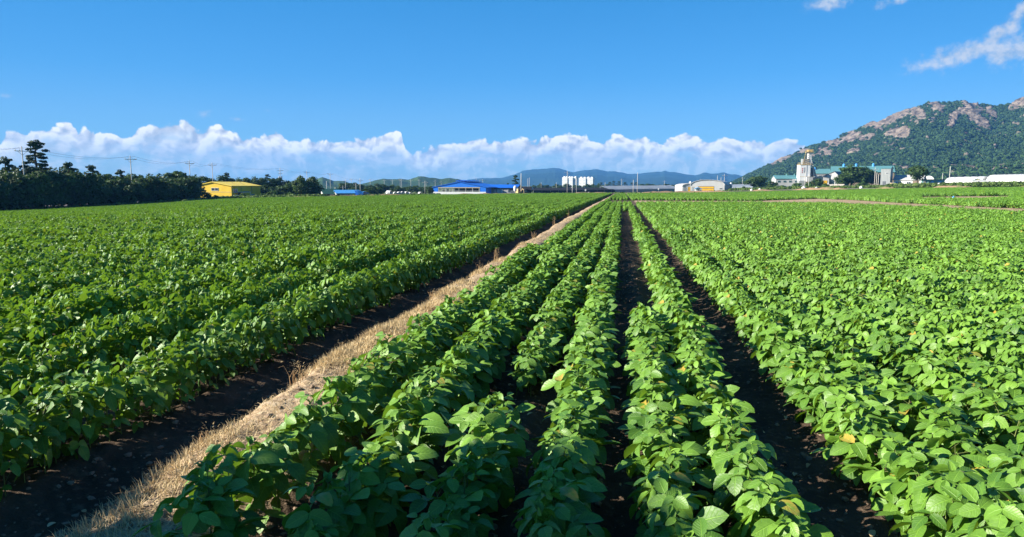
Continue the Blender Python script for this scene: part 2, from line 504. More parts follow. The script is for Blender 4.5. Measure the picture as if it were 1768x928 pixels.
# rows of beans: the x of every row (they run away from the camera along +Y)
ROWS_NEAR = [-1.68, -1.16, -.68, -.25, .24, .60, 1.38, 1.76]
ROW_RIGHT = list(ROWS_NEAR)
x = 2.22; k = 0
while x < 150:
    ROW_RIGHT += [x, x + .37]; x += .86
ROW_LEFT = []
x = -3.24
while x > -190:
    ROW_LEFT += [x, x - .26]; x -= 1.0
BUND = -2.16

def relief(X, Y):
    """ridges under the rows, the grassy bund, clods"""
    D = np.hypot(X, Y)
    fade = np.clip(1.4 - D / 45, 0, 1) * np.clip((Y - 1.2) / .8, 0, 1)
    bund = .27 * np.exp(-np.abs((X - BUND) / .38) ** 4.0) * np.clip((Y - 1.2) / 3.0, 0, 1)
    bund = bund * (.66 + .4 * vnoise(Y * .9, Y * 0 + 3.3, 5) + .34 * vnoise(Y * 2.6, X * 2.0, 6))
    rid = np.zeros_like(X)
    for c in (-1.68, -1.16, -.68, -.25, .24, .60, 1.38, 1.76, 2.22, 2.59, 3.08, 3.45, 3.94, 4.31, -3.24, -3.50, -4.24, -4.50, -5.24, -5.50):
        rid = np.maximum(rid, .07 * np.exp(-((X - c) / .17) ** 2))
    cl = (fbm(X * 4, Y * 4, 3, 3) - .5) * .05 + (fbm(X * 13, Y * 13, 4, 9, .6) - .5) * .05
    cl = cl * np.clip(1.3 - D / 22, 0, 1)
    return fade * rid + np.clip(1.5 - D / 160, 0, 1) * bund + cl

# --- ground: one polar sheet to the horizon
def ground_mesh():
    a_in = np.radians(np.linspace(-58, 40, 560))
    a_out = np.radians(np.linspace(40, 302, 50))[1:-1]
    ang = np.concatenate([a_in, a_out])
    rad = [0.6]
    while rad[-1] < 9000:
        rad.append(rad[-1] * (1.013 if rad[-1] < 60 else (1.03 if rad[-1] < 600 else 1.15)))
    rad = np.array(rad)
    A, D = np.meshgrid(ang, rad)
    X = D * np.sin(A); Y = D * np.cos(A)
    Z = gz_np(X, Y) + relief(X, Y)
    na, nr = len(ang), len(rad)
    V = np.stack([X.ravel(), Y.ravel(), Z.ravel()], 1)
    i = np.arange(nr - 1)[:, None] * na; j = np.arange(na)[None, :]; j2 = (j + 1) % na
    Q = np.stack([i + j, i + j2, i + na + j2, i + na + j], 2).reshape(-1, 4)[:, ::-1]
    faces = Q.tolist()
    c = len(V); V = np.vstack([V, [[0, 0, gz(0, 0)]]])
    faces += [(c, int(k), int((k + 1) % na))[::-1] for k in range(na)]
    me = mesh_from('ground', V, faces, M_GROUND, True)
    Xv, Yv = V[:, 0], V[:, 1]
    px, py = to_px(Xv, Yv, gz_np(Xv, Yv))
    lim = field_limit(px) - 2.0
    zone = np.where((Yv > 3) & (py < lim), 1.0, 0.0)      # beyond the crop: rough grass
    zone = np.where((Yv <= 3) & (np.abs(Xv) > 6), 1.0, zone)
    point_attr(me, 'zone', zone)
    strawv = np.exp(-((Xv - BUND) / .43) ** 6)
    strawv = np.maximum(strawv, np.where((Yv > 30) & (Xv > 1.5), .9, 0))
    point_attr(me, 'straw', strawv * (Yv > 0))
    o = new_obj('ground', me); o['kind'] = 'structure'
    return o
FL_X = [-900, -300, 0, 300, 400, 500, 740, 850, 960, 1052, 1060, 1300, 1600, 1768, 2400]
FL_Y = [395, 370, 358, 348.5, 345.5, 343.5, 339, 337.5, 336.5, 336, 334.5, 334, 327, 325.5, 325]
def field_limit(px): return np.interp(px, FL_X, FL_Y)

M_GROUND, n, out = material('ground soil')
tcn = n.node('ShaderNodeTexCoord'); o_ = tcn.outputs['Object']
zone = n.node('ShaderNodeAttribute'); zone.attribute_name = 'zone'
strw = n.node('ShaderNodeAttribute'); strw.attribute_name = 'straw'
n1_ = n.noise(o_, 1.3, 5, .6); n2_ = n.noise(o_, 16, 5, .62); n3_ = n.noise(o_, 70, 4, .6)
soil = n.mix(n.step(n1_, .35, .7), (.055, .038, .027), (.105, .074, .052))
soil = n.mix(n.m('MULTIPLY', n.step(n2_, .5, .72), .6), soil, (.18, .13, .09))
soil = n.mix(n.m('MULTIPLY', n.step(n3_, .52, .7), .45), soil, (.06, .042, .03))
straw = n.mix(n.step(n2_, .38, .66), (.31, .215, .135), (.50, .39, .26))
straw = n.mix(n.m('MULTIPLY', n.step(n3_, .5, .7), .5), straw, (.22, .14, .08))
base = n.mix(n.m('MULTIPLY', strw.outputs['Fac'], n.step(n1_, .25, .5, .55, 1.0)), soil, straw)
far_n = n.noise(o_, .05, 6, .6); far_n2 = n.noise(o_, .9, 5, .65)
grass = n.mix(n.step(far_n2, .35, .7), (.055, .10, .025), (.12, .16, .045))
grass = n.mix(n.m('MULTIPLY', n.step(far_n, .48, .62), .75), grass, (.27, .20, .12))
base = n.mix(zone.outputs['Fac'], base, grass)
hgt = n.m('ADD', n.m('MULTIPLY', n2_, 1.0), n.m('MULTIPLY', n3_, .45))
principled(n, out, base, .95, .12, 0, bump(n, hgt, .8, .03))
ground = ground_mesh()

# ------------------------------------------------------------------ soybean plants
LT = [0.0, .10, .36, .64, .87, 1.0]
LW = [0.0, .58, 1.0, .90, .50, 0.0]
def leaflet(acc, p, d, nrm, L, W, fold, curl, tone, twist=0.0):
    d = d.normalized(); side = d.cross(nrm).normalized(); up = side.cross(d).normalized()
    if twist: side = (side * math.cos(twist) + up * math.sin(twist)); up = side.cross(d).normalized()
    b = len(acc['v'])
    wav = random.uniform(-.05, .05)
    for i, (t, wd) in enumerate(zip(LT, LW)):
        a = curl * t
        c = p + d * (L * t * (1 - .18 * a * a)) - up * (L * t * t * curl * .62)
        if i in (0, 5):
            acc['v'].append(c); acc['uv'].append((0, t))
        else:
            hw = W * .5 * wd * random.uniform(.92, 1.08)
            for s_ in (-1, 0, 1):
                q = c + side * (s_ * hw * math.cos(fold)) + up * (abs(s_) * hw * math.sin(fold) + s_ * wav * W * (t - .4))
                acc['v'].append(q); acc['uv'].append((s_, t))
    acc['tone'] += [tone] * 14
    f = [(b, b+2, b+1), (b, b+3, b+2)]
    for k in range(3):
        r0 = b + 1 + 3 * k; r1 = r0 + 3
        f += [(r0, r0+1, r1+1, r1), (r0+1, r0+2, r1+2, r1+1)]
    e = b + 10; t_ = b + 13
    f += [(e, e+1, t_), (e+1, e+2, t_)]
    acc['f'] += f
def twig(acc, p0, p1, r0, r1, n=3):
    m_ = MB().tube(p0, p1, r0, r1, n, False)
    b = len(acc['v']); acc['v'] += [Vector(v) for v in m_.v]; acc['f'] += [tuple(i + b for i in f) for f in m_.f]
HELIO = Vector(to_sun)                                     # bean leaves turn their blades to the sun
def soy_plant(leaf, stem, ox=0.0, oy=0.0, h=.36, spread=1.0, lush=1.0, rot=0.0, stems=True):
    nodes = random.randint(11, 14)
    lean = Vector((random.uniform(-.10, .10), random.uniform(-.10, .10), 0))
    base = Vector((ox, oy, 0))
    top = base + lean * h + Vector((0, 0, h * .93))
    mid = base + lean * h * .3 + Vector((0, 0, h * .5))
    if stems:
        twig(stem, base - Vector((0, 0, .06)), mid, .0042, .0032, 5); twig(stem, mid, top, .0032, .0018, 4)
    def on(t): return base.lerp(mid, t * 2) if t < .5 else mid.lerp(top, t * 2 - 1)
    az = random.uniform(0, 6.28)
    for k in range(int(nodes * lush)):
        t = .10 + .90 * k / (nodes - 1)
        t = min(1.0, t + random.uniform(-.03, .03))
        q = on(t)
        az += 2.4 + random.uniform(-.5, .5)
        out_ = Vector((math.cos(az), math.sin(az), 0))
        yt = max(0, (t - .72) / .28)
        plen = random.uniform(.070, .135) * spread * (1 - .62 * yt)
        elv = R(random.uniform(18, 50) + 26 * yt)
        tip = q + out_ * (plen * math.cos(elv)) + Vector((0, 0, plen * math.sin(elv)))
        if stems: twig(stem, q, tip, .0016, .0011, 3)
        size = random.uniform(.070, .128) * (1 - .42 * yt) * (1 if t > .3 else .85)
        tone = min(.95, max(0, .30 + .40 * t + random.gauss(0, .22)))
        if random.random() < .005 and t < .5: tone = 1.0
        tilt = R(random.gauss(12, 28))                        # blade leans outward-down, some catch the light edge-on
        hd = (out_ * math.cos(tilt) - Vector((0, 0, math.sin(tilt)))).normalized()
        nr = (out_ * math.sin(tilt) + Vector((0, 0, math.cos(tilt)))).normalized()
        nr = (nr + HELIO * random.uniform(.0, .55)).normalized()
        hd = (hd - nr * hd.dot(nr)).normalized(); sd = hd.cross(nr)
        nr = (nr + sd * random.gauss(0, .38)).normalized()
        W = size * random.uniform(.64, .80)
        petl = .022 * spread
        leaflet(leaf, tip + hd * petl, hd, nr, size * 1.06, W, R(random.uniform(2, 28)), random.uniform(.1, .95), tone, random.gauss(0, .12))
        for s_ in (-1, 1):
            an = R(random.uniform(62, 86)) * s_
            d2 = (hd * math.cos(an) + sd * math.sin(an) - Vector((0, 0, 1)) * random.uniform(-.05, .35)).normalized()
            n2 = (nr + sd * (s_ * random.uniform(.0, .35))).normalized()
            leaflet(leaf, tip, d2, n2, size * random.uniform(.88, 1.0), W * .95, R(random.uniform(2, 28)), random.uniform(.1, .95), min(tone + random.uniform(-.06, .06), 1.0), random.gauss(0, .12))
        if stems: twig(stem, tip, tip + hd * petl, .001, .001, 3)
    # unfolding tip leaves, paler
    for k in range(2):
        a = random.uniform(0, 6.28)
        d = Vector((math.cos(a) * .7, math.sin(a) * .7, .75))
        nr = Vector((-math.cos(a) * .6, -math.sin(a) * .6, .8))
        leaflet(leaf, top, d, nr, random.uniform(.04, .065), .03, R(30), .2, .96)
def new_acc(): return {'v': [], 'f': [], 'uv': [], 'tone': []}
def leaf_mesh(name, acc, mat):
    me = mesh_from(name, [tuple(v) for v in acc['v']], acc['f'], mat, True)
    if acc['uv']:
        uvl = me.uv_layers.new(name='leaf')
        li = np.zeros(len(me.loops), dtype=np.int32); me.loops.foreach_get('vertex_index', li)
        uvl.data.foreach_set('uv', np.asarray(acc['uv'], dtype=np.float32)[li].ravel())
    if acc['tone']: point_attr(me, 'tone', acc['tone'])
    return me
NPV = 14
plant_meshes = []
for k in range(NPV):
    lf, st = new_acc(), new_acc()
    soy_plant(lf, st, h=random.uniform(.38, .46), spread=random.uniform(.80, .98))
    plant_meshes.append((leaf_mesh('foliage', lf, M_SOY), leaf_mesh('stem', st, M_STEM)))
# a thin young one for the gaps
lf, st = new_acc(), new_acc(); soy_plant(lf, st, h=.24, spread=.55, lush=.62)
seedling_meshes = (leaf_mesh('foliage', lf, M_SOY), leaf_mesh('stem', st, M_STEM))

SRC = bpy.data.collections.new('crop_pieces')             # pieces for the instanced mass, not linked to the scene
for k in range(8):                                       # single plants
    me = plant_meshes[k][0].copy(); me.name = 'crop_plant'
    o = bpy.data.objects.new('piece_%02d' % k, me); SRC.objects.link(o)
CH_L = .72
for k in range(9):                                       # lengths of row
    lf = new_acc()
    for j in range(5):
        soy_plant(lf, None, random.gauss(0, .025), (j - 2) * CH_L / 5 + random.uniform(-.03, .03), random.uniform(.37, .48), random.uniform(.74, .92), lush=.8, stems=False)
    o = bpy.data.objects.new('piece_%02d' % (8 + k), leaf_mesh('crop_length', lf, M_SOY)); SRC.objects.link(o)

# where plants stand
def row_gap(xr, Y):
    """stretches where a row did not come up"""
    if abs(xr - .24) < .01: return Y > 7.0 and Y < 46
    if abs(xr + .68) < .01: return 3.8 < Y < 5.0
    return False
def in_field(X, Y, py, px):
    ok = py > field_limit(px) + .6
    hp = F * .36 / np.maximum(Y, 3)
    # the earth track across the right-hand field, the bare patch on it and the second strip behind it
    tr = np.interp(px, [1040, 1062, 1300, 1410, 1500, 1768, 2300], [347.5, 347.8, 348.2, 347.0, 350.2, 364.0, 390])
    th = np.interp(px, [1040, 1300, 1410, 1480, 1520, 1768], [1.3, .5, 3.2, 2.8, 1.5, 2.2])
    ok &= ~((px > 1050) & (py > tr - th) & (py < tr + th + hp))
    t2 = np.interp(px, [1585, 1680, 1760], [341.5, 340.5, 339.5])
    ok &= ~((px > 1588) & (px < 1745) & (py > t2 - 1.0) & (py < t2 + 1.2 + hp))
    return ok
singles = []; chunks = []
for xr in ROW_LEFT + ROW_RIGHT:
    Y = 2.2 + random.uniform(0, .1)
    # single plants
    while math.hypot(xr, Y) < 13.5:
        if not row_gap(xr, Y):
            singles.append((xr + random.gauss(0, .028), Y + random.uniform(-.02, .02), xr))
        Y += .118 * random.uniform(.85, 1.2)
    while Y < 420:
        if Y > 6 and (math.hypot(xr, Y) < 200):
            if not row_gap(xr, Y): chunks.append((xr + random.gauss(0, .03), Y + CH_L / 2, xr))
        Y += CH_L * random.uniform(.96, 1.03)
S = np.array(singles); C = np.array(chunks)
def select(T):
    z = gz_np(T[:, 0], T[:, 1])
    px, py = to_px(T[:, 0], T[:, 1], z)
    a = np.degrees(np.arctan2(T[:, 0], T[:, 1]))
    ok = in_field(T[:, 0], T[:, 1], py, px) & (a > -56) & (a < 38)
    # a little thinning in patches
    return T[ok], z[ok], px[ok], py[ok]
S, SZ, SPX, SPY = select(S)
C, CZ, _, _ = select(C)
S_rel = relief(S[:, 0], S[:, 1]); 
hv = .80 + .38 * fbm(S[:, 0] * .8, S[:, 1] * .8, 3, 21) + rng.normal(0, .05, len(S))
hv = hv * np.where((S[:, 2] > -1.9) & (S[:, 2] < -1.0), 1.06, 1.0) * np.where(S[:, 2] < -3, 1.08, 1.0)
# the nearest 300 in the picture are plants of their own
vis = (SPX > -50) & (SPX < PW + 50) & (SPY < PH + 95)
dist = np.where(vis, np.hypot(S[:, 0], S[:, 1] + .0), 1e9)
order = np.argsort(dist)
own = set(order[:297].tolist())
ROW_LABEL = {}
for r_, txt in zip([-3.24, -3.50, -1.68, -1.16, -.68, -.25, .24, .60, 1.38, 1.76],
    ['front row across the bare furrow left of the straw bund',
     'second row in from the straw bund, left side',
     'row close against the right side of the straw bund',
     'second row right of the straw bund',
     'patchy third row right of the straw bund',
     'dense fourth row right of the straw bund',
     'short row that ends partway into the field',
     'full row between the short row and broad dark furrow',
     'first row right of the broad dark furrow',
     'second row right of the broad dark furrow']): ROW_LABEL[r_] = txt
protos = {}
def plant_thing(mesh_pair, loc, rz, sc, label, group, wide=1.0):
    r = thing('soybean_plant', label, 'soybean plant', loc, rz, group)
    r.scale = (sc * wide, sc * wide, sc)
    new_obj('foliage', mesh_pair[0], r); new_obj('stem', mesh_pair[1], r)
    return r
for i in sorted(own):
    X, Y, xr = S[i]; xr = round(xr, 2)
    key = min(ROW_LABEL, key=lambda q: abs(q - xr))
    txt = ROW_LABEL[key]
    if abs(key - xr) > .02: txt = 'crowded rows further right of the broad dark furrow' if xr > 0 else 'rows further left of the straw bund'
    sc = float(hv[i])
    if xr == -.68 and 5.0 < Y < 6.2: sc *= .85
    plant_thing(plant_meshes[random.randrange(NPV)], (X, Y, SZ[i] + S_rel[i] - .01), random.uniform(-.7, .7), sc,
                'soybean plant in ' + txt, 'soybean plants: ' + txt, .78 if xr < -3 else .98 if abs(xr + 1.68) < .02 else 1.12)
p = Vector((-.96, 4.62, 0))
plant_thing(seedling_meshes, (p.x, p.y, float(relief(np.array([p.x]), np.array([p.y]))[0]) - .01), .6, .95,
            'small lone soybean seedling on bare soil in the gap of the patchy row', 'lone soybean seedlings')

# the rest of the crop: one mass
rest = np.array([i for i in range(len(S)) if i not in own])
pos = np.vstack([np.stack([S[rest, 0], S[rest, 1], SZ[rest] + S_rel[rest] - .01], 1),
                 np.stack([C[:, 0], C[:, 1], CZ - .01], 1)])
nS, nC = len(rest), len(C)
rot = np.zeros((nS + nC, 3)); rot[:nS, 2] = rng.uniform(-.7, .7, nS); rot[nS:, 2] = rng.normal(0, .06, nC)
var = np.concatenate([rng.integers(0, 8, nS), 8 + rng.integers(0, 9, nC)])
ch = .74 + .50 * fbm(C[:, 0] * .5, C[:, 1] * .25, 3, 21) + rng.normal(0, .05, nC)
ch = ch * np.where(C[:, 2] < -3, 1.10, 1.0)
scl = np.concatenate([hv[rest], ch])
lf_ = np.concatenate([S[rest, 2], C[:, 2]]) < -3
scl = np.stack([scl * np.where(lf_, .66, np.where(np.concatenate([S[rest, 2], C[:, 2]]) < .7, 1.04, .86)), scl, scl * np.where(lf_, 1.16, 1.02)], 1)
me = bpy.data.meshes.new('soybean_crop')
me.from_pydata(pos.tolist(), [], [])
point_attr(me, 'rot', rot, 'FLOAT_VECTOR'); point_attr(me, 'variant', var, 'INT'); point_attr(me, 'size', scl, 'FLOAT_VECTOR')
crop = new_obj('soybean_crop', me)
tag(crop, 'close green soybean rows filling the field beyond the nearest plants', 'crop', None, 'stuff')
def scatter_group(name, coll):
    t = bpy.data.node_groups.new(name, 'GeometryNodeTree')
    t.interface.new_socket('Geometry', in_out='INPUT', socket_type='NodeSocketGeometry')
    t.interface.new_socket('Geometry', in_out='OUTPUT', socket_type='NodeSocketGeometry')
    N = t.nodes
    a = N.new('NodeGroupInput'); b = N.new('NodeGroupOutput')
    ip = N.new('GeometryNodeInstanceOnPoints')
    ci = N.new('GeometryNodeCollectionInfo'); ci.inputs['Collection'].default_value = coll
    ci.inputs['Separate Children'].default_value = True; ci.inputs['Reset Children'].default_value = True
    def na(nm, typ):
        q = N.new('GeometryNodeInputNamedAttribute'); q.data_type = typ; q.inputs['Name'].default_value = nm
        return q.outputs['Attribute']
    L = t.links
    L.new(a.outputs[0], ip.inputs['Points']); L.new(ci.outputs[0], ip.inputs['Instance'])
    ip.inputs['Pick Instance'].default_value = True
    L.new(na('variant', 'INT'), ip.inputs['Instance Index'])
    L.new(na('rot', 'FLOAT_VECTOR'), ip.inputs['Rotation'])
    L.new(na('size', 'FLOAT_VECTOR'), ip.inputs['Scale'])
    L.new(ip.outputs[0], b.inputs[0])
    return t
md = crop.modifiers.new('rows', 'NODES'); md.node_group = scatter_group('crop rows', SRC)
print('PLANTS', len(S), 'CHUNKS', len(C))

# ------------------------------------------------------------------ straw on the bund, dry weeds, clods
acc = new_acc()
def blade(acc, p, d, L, w_, tone, bend=.3):
    d = d.normalized(); s_ = d.cross(Vector((0, 0, 1)))
    s_ = s_.normalized() if s_.length > 1e-4 else Vector((1, 0, 0))
    m_ = p + d * (L * .55); e_ = p + d * L + Vector((0, 0, -L * bend))
    b = len(acc['v'])
    acc['v'] += [p - s_ * w_, p + s_ * w_, m_ + s_ * w_ * .8, m_ - s_ * w_ * .8, e_]
    acc['f'] += [(b, b+1, b+2, b+3), (b+3, b+2, b+4)]
    acc['tone'] += [tone] * 5
npy = 0
YS = []
for i in range(19000):
    Y = 1.9 + 27 * random.random() ** 2.0
    tuft = float(vnoise(np.array([Y * .85]), np.array([7.7]), 31)[0])
    X = BUND + random.gauss(-.03, .22)
    if abs(X - BUND) > .48: continue
    if random.random() > .25 + 1.1 * max(0, tuft - .3): continue
    YS.append((X, Y, tuft))
A_ = np.array(YS); zz = gz_np(A_[:, 0], A_[:, 1]) + relief(A_[:, 0], A_[:, 1])
for (X, Y, tuft), z in zip(YS, zz):
    up = random.uniform(.05, .9) if tuft > .5 and X < BUND + .15 else random.uniform(.0, .35)
    a = random.uniform(0, 6.28)
    d = Vector((math.cos(a), math.sin(a), up))
    blade(acc, Vector((X, Y, z - .004)), d, random.uniform(.03, .075) * (1 + .9 * max(0, tuft - .45)), .0016 + Y * .00016, random.random(), random.uniform(0, .4))
straw_o = new_obj('dry_grass', leaf_mesh('dry_grass', acc, M_STRAW))
tag(straw_o, 'dead straw coloured grass matted along the earth bund', 'dry grass', None, 'stuff')

for i in range(9000):                                     # bristling tufts on the crest
    Y = random.choice((2.6, 3.1, 3.5, 5.1, 5.4, 5.9, 6.3, 6.6, 7.2, 7.9, 8.6, 9.6, 11, 13, 16)) + random.gauss(0, .16)
    X = BUND - .18 + random.gauss(0, .12)
    z = gz(X, Y) + float(relief(np.array([X]), np.array([Y]))[0])
    d = Vector((random.gauss(-.25, .5), random.gauss(0, .5), random.uniform(.5, 1.6)))
    blade(acc, Vector((X, Y, z - .005)), d, random.uniform(.035, .10), .0016 + Y * .00016, random.random() ** .7, random.uniform(0, .25))
for i in range(9000):                                     # the thick pale mats on top
    Y = random.choice((5.2, 5.5, 5.8, 6.1, 7.2, 7.6, 8.0, 8.8)) + random.gauss(0, .16)
    X = BUND + random.gauss(-.04, .2)
    z = gz(X, Y) + float(relief(np.array([X]), np.array([Y]))[0])
    d = Vector((random.gauss(.1, .6), random.gauss(-.2, .6), random.uniform(.1, .9)))
    blade(acc, Vector((X, Y, z - .005)), d, random.uniform(.05, .11), .0022 + Y * .00016, .5 + .5 * random.random(), random.uniform(.1, .5))
straw_o.data = leaf_mesh('dry_grass', acc, M_STRAW)

# upright dead weed stalks along the bund's left edge
def stalk_clump(loc, n_, h, label):
    r = thing('dry_weed', label, 'weed', loc, random.uniform(0, 6))
    m_ = MB()
    for i in range(n_):
        a = random.uniform(0, 6.28); q = Vector((math.cos(a) * random.uniform(0, .07), math.sin(a) * random.uniform(0, .07), -.02))
        hh = h * random.uniform(.55, 1.0); ln = Vector((random.gauss(0, .10), random.gauss(0, .10), 1))
        m1 = q + ln * hh * .5; m2 = q + ln * hh + Vector((random.gauss(0, .02), random.gauss(0, .02), 0))
        m_.path([q, m1, m2], [.0032, .0026, .0014], 4)
        if random.random() < .4:
            m_.tube(m2, m2 + Vector((random.uniform(-.05, .05), random.uniform(-.05, .05), random.uniform(-.04, .02))), .0012, .0008, 4)
    m_.build('stalks', M_DRYSTALK, r)
    hd = new_acc()
    for i in range(n_ * 6):
        a = random.uniform(0, 6.28)
        q = Vector((math.cos(a) * .06 * random.random(), math.sin(a) * .06 * random.random(), h * random.uniform(.25, .95)))
        blade(hd, q, Vector((math.cos(a), math.sin(a), random.uniform(.2, 1.5))), random.uniform(.012, .03), .0022, random.random() * .5)
    new_obj('seed_heads', leaf_mesh('seed_heads', hd, M_STRAW), r)
for (px, py, n_, h, lb) in [(285, 808, 5, .12, 'three thin bare dead stalks on the near end of the straw bund'),
        (440, 704, 11, .17, 'tall brown dead weed clump standing before the dark furrow edge'),
        (516, 650, 9, .10, 'low tangled dead weed beside the tallest straw tuft'),
        (700, 545, 9, .12, 'sparse dead weed at the bund edge past the thick straw tufts'),
        (798, 490, 8, .20, 'thin upright dead weed pair halfway up the bund'),
        (835, 470, 9, .30, 'tallest slender dead weed halfway along the bund'),
        (900, 425, 9, .26, 'small dead weed beyond the tallest slender one'),
        (942, 402, 10, .34, 'dead weed clump where the bund narrows'),
        (968, 385, 8, .40, 'farthest dead weed near the bund end')]:
    g_ = ground_px(px, py)
    g_.x = BUND - .25 if abs(g_.x - BUND) < 1.2 else g_.x
    g_.z = gz(g_.x, g_.y) + float(relief(np.array([g_.x]), np.array([g_.y]))[0])
    stalk_clump(g_, n_, h, lb)

# clods of earth in the furrows
acc = new_acc()
ico = bmesh.new(); bmesh.ops.create_icosphere(ico, subdivisions=1, radius=1.0)
iv = np.array([v.co[:] for v in ico.verts]); if_ = [tuple(v.index for v in f.verts) for f in ico.faces]; ico.free()
n_ = 6500
cx = rng.uniform(-4.2, 3.5, n_); cy = 2.6 + 13 * rng.random(n_) ** 1.5
cz = gz_np(cx, cy) + relief(cx, cy)
cs = .006 + .020 * rng.random(n_) ** 4
VV = []; FF = []
for i in range(n_):
    v = iv * (cs[i] * rng.uniform(.6, 1.3, (len(iv), 1))) * np.array([1, 1, .7]) + np.array([cx[i], cy[i], cz[i] + cs[i] * .2])
    b = len(VV) * 12
    VV.append(v); FF += [tuple(k + b for k in f) for f in if_]
M_CLOD = plain('dry clod', (.26, .19, .135), .95, .1)
cl = new_obj('soil_clods', mesh_from('soil_clods', np.vstack(VV), FF, M_CLOD))
tag(cl, 'crumbly clods of dry brown earth in the furrows', 'soil', None, 'stuff')

# fallen leaves and bits of straw between the rows
acc = new_acc()
for i in range(420):
    X = random.uniform(-3.2, 3.2); Y = 2.6 + 10 * random.random() ** 1.4
    z = gz(X, Y) + float(relief(np.array([X]), np.array([Y]))[0])
    a = random.uniform(0, 6.28)
    leaflet(acc, Vector((X, Y, z + .008)), Vector((math.cos(a), math.sin(a), random.uniform(-.1, .3))), Vector((random.gauss(0, .3), random.gauss(0, .3), 1)), random.uniform(.025, .06), random.uniform(.015, .035), R(random.uniform(0, 35)), random.uniform(.2, .9), random.random())
lit_o = new_obj('leaf_litter', leaf_mesh('leaf_litter', acc, M_STRAW))
tag(lit_o, 'withered fallen leaves scattered on the soil between the rows', 'leaf litter', None, 'stuff')

# ------------------------------------------------------------------ mountains and hills
def rock_patches():
    """bare granite patches of the mountain: centre, half length, half height (photograph pixels as angles), tilt"""
    return [(1540,205,32,10,-22,1),(1548,232,23,11,-18,1),(1581,201,9,13,-30,1),(1590,199,8,9,0,.9),(1617,188,17,8,8,1),(1646,208,9,15,35,1),(1640,219,8,6,0,1),(1664,194,9,7,10,1),(1680,187,20,9,25,1),
            (1690,211,26,9,28,1),(1712,200,8,14,-35,1),(1706,191,10,6,0,.8),(1760,178,14,8,-20,1),(1750,190,8,5,0,.9),(1775,186,10,4,0,.8),(1515,226,9,5,0,.9),(1575,215,12,5,0,.7),(1608,212,9,4,-10,.8),
            (1440,247,17,7,-10,1),(1462,242,14,6,10,1),(1427,266,9,9,0,1),(1415,262,4,8,0,.9),(1472,264,13,3.5,-8,1),(1352,275,24,5,-27,1),(1337,282,12,4,-20,1),(1386,264,12,4,-22,.9),(1399,272,6,4,0,.8),
            (1466,232,22,6,8,1),(1495,240,16,5,-14,.9),(1500,215,14,6,-14,1),(1476,255,7,3,0,.8),(1601,243,4,2.5,0,.9),(1659,251,5,2,0,.8),(1633,255,3,2,0,.7),(1718,257,3,4,0,.7),(1528,247,6,3,0,.8),(1560,237,10,4,-20,.8),
            (1625,194,12,5,0,.7),(1596,222,6,3,0,.6),(1700,222,14,4,12,.8),(1850,172,22,9,-10,1),(1900,180,20,8,0,1),(1450,233,8,3,-15,.7)]
MT = [(1180,324),(1235,322),(1262,318),(1289,304),(1316,291),(1326,285),(1348,273),(1363,268),(1378,262),(1392,255),(1414,249),(1429,244),(1444,239),(1455,232),(1478,223),(1500,214),(1517,208),(1550,195),(1578,184),
      (1590,180),(1607,178),(1630,179),(1652,178),(1690,182),(1709,186),(1728,182),(1747,176),(1768,165),(1800,152),(1850,146),(1930,150),(2050,180),(2200,230),(2400,290),(2500,318)]
MTu = np.array([az_of(p) for p, q in MT]); MTt = np.array([tan_el(p, q) for p, q in MT])
D_RIDGE, D_FOOT = 1500.0, 720.0
def mountain():
    nu, nv = 620, 190
    u = np.linspace(MTu[0], MTu[-1], nu)
    tt = np.linspace(0, 1.35, nv)
    Ug, Tg = np.meshgrid(u, tt)
    topt = np.interp(Ug, MTu, MTt)
    wob = .12 * (fbm(Ug * 9, Ug * 0 + 2.0, 4, 77) - .5)
    D = D_FOOT + (D_RIDGE - D_FOOT) * Tg * (1 + wob)
    X = D * np.sin(Ug); Y = D * np.cos(Ug)
    zf = gz_np(X, Y)
    zr = HCAM + topt * (D_FOOT + (D_RIDGE - D_FOOT) * (1 + wob))           # ridge height on this bearing
    t = Tg
    prof = np.where(t <= 1, .62 * t ** 1.25 + .38 * (t ** 2.4), 1 - (t - 1) * 1.3)
    Z = zf - 3 + (zr - zf + 3) * prof
    sc = np.clip((zr - zf) / 120, 0, 1)
    inside = np.sin(np.clip(t, 0, 1) * math.pi)
    gully = (fbm(X / 130 + .6 * fbm(X / 60, Y / 60, 3, 8), Y / 200, 5, 41) - .5)
    Z = Z + sc * inside * gully * 58
    # rocks
    px, py = to_px(X, Y, Z)
    rock = np.zeros_like(X)
    rag = fbm(X / 16, Y / 30, 4, 61, .6)
    for (cx, cy, rx, ry, an, am) in rock_patches():
        a = R(an); dx_ = px - cx; dy_ = py - cy
        p_ = (dx_ * math.cos(a) + dy_ * math.sin(a)) / rx; q_ = (-dx_ * math.sin(a) + dy_ * math.cos(a)) / ry
        rr = p_ * p_ + q_ * q_
        rock = np.maximum(rock, am * np.clip(1.45 - rr, 0, 1) * (t < 1.02))
    rag2 = fbm(X / 6, Y / 12, 3, 67, .6)
    rock = np.clip((rock * 1.35 + (rag - .5) * 2.4 + (rag2 - .5) * 1.6 - .36) * 3.2, 0, 1)
    crag = np.abs(fbm(X / 22, Y / 34, 5, 13, .6) - .5)
    Z = Z + rock * sc * ((.22 - crag) * 26)
    Z = Z + (fbm(X / 11, Y / 14, 3, 90) - .5) * 3.5 * sc
    V = np.stack([X.ravel(), Y.ravel(), Z.ravel()], 1)
    i = np.arange(nv - 1)[:, None] * nu; j = np.arange(nu - 1)[None, :]
    Q = np.stack([i + j, i + j + 1, i + nu + j + 1, i + nu + j], 2).reshape(-1, 4)
    me = mesh_from('mountain', V, Q.tolist(), M_MOUNT, True)
    point_attr(me, 'rock', rock.ravel())
    o = new_obj('mountain', me); o['kind'] = 'structure'
    return V.reshape(nv, nu, 3), rock, tt, u
M_MOUNT, n, out = material('mountain slopes')
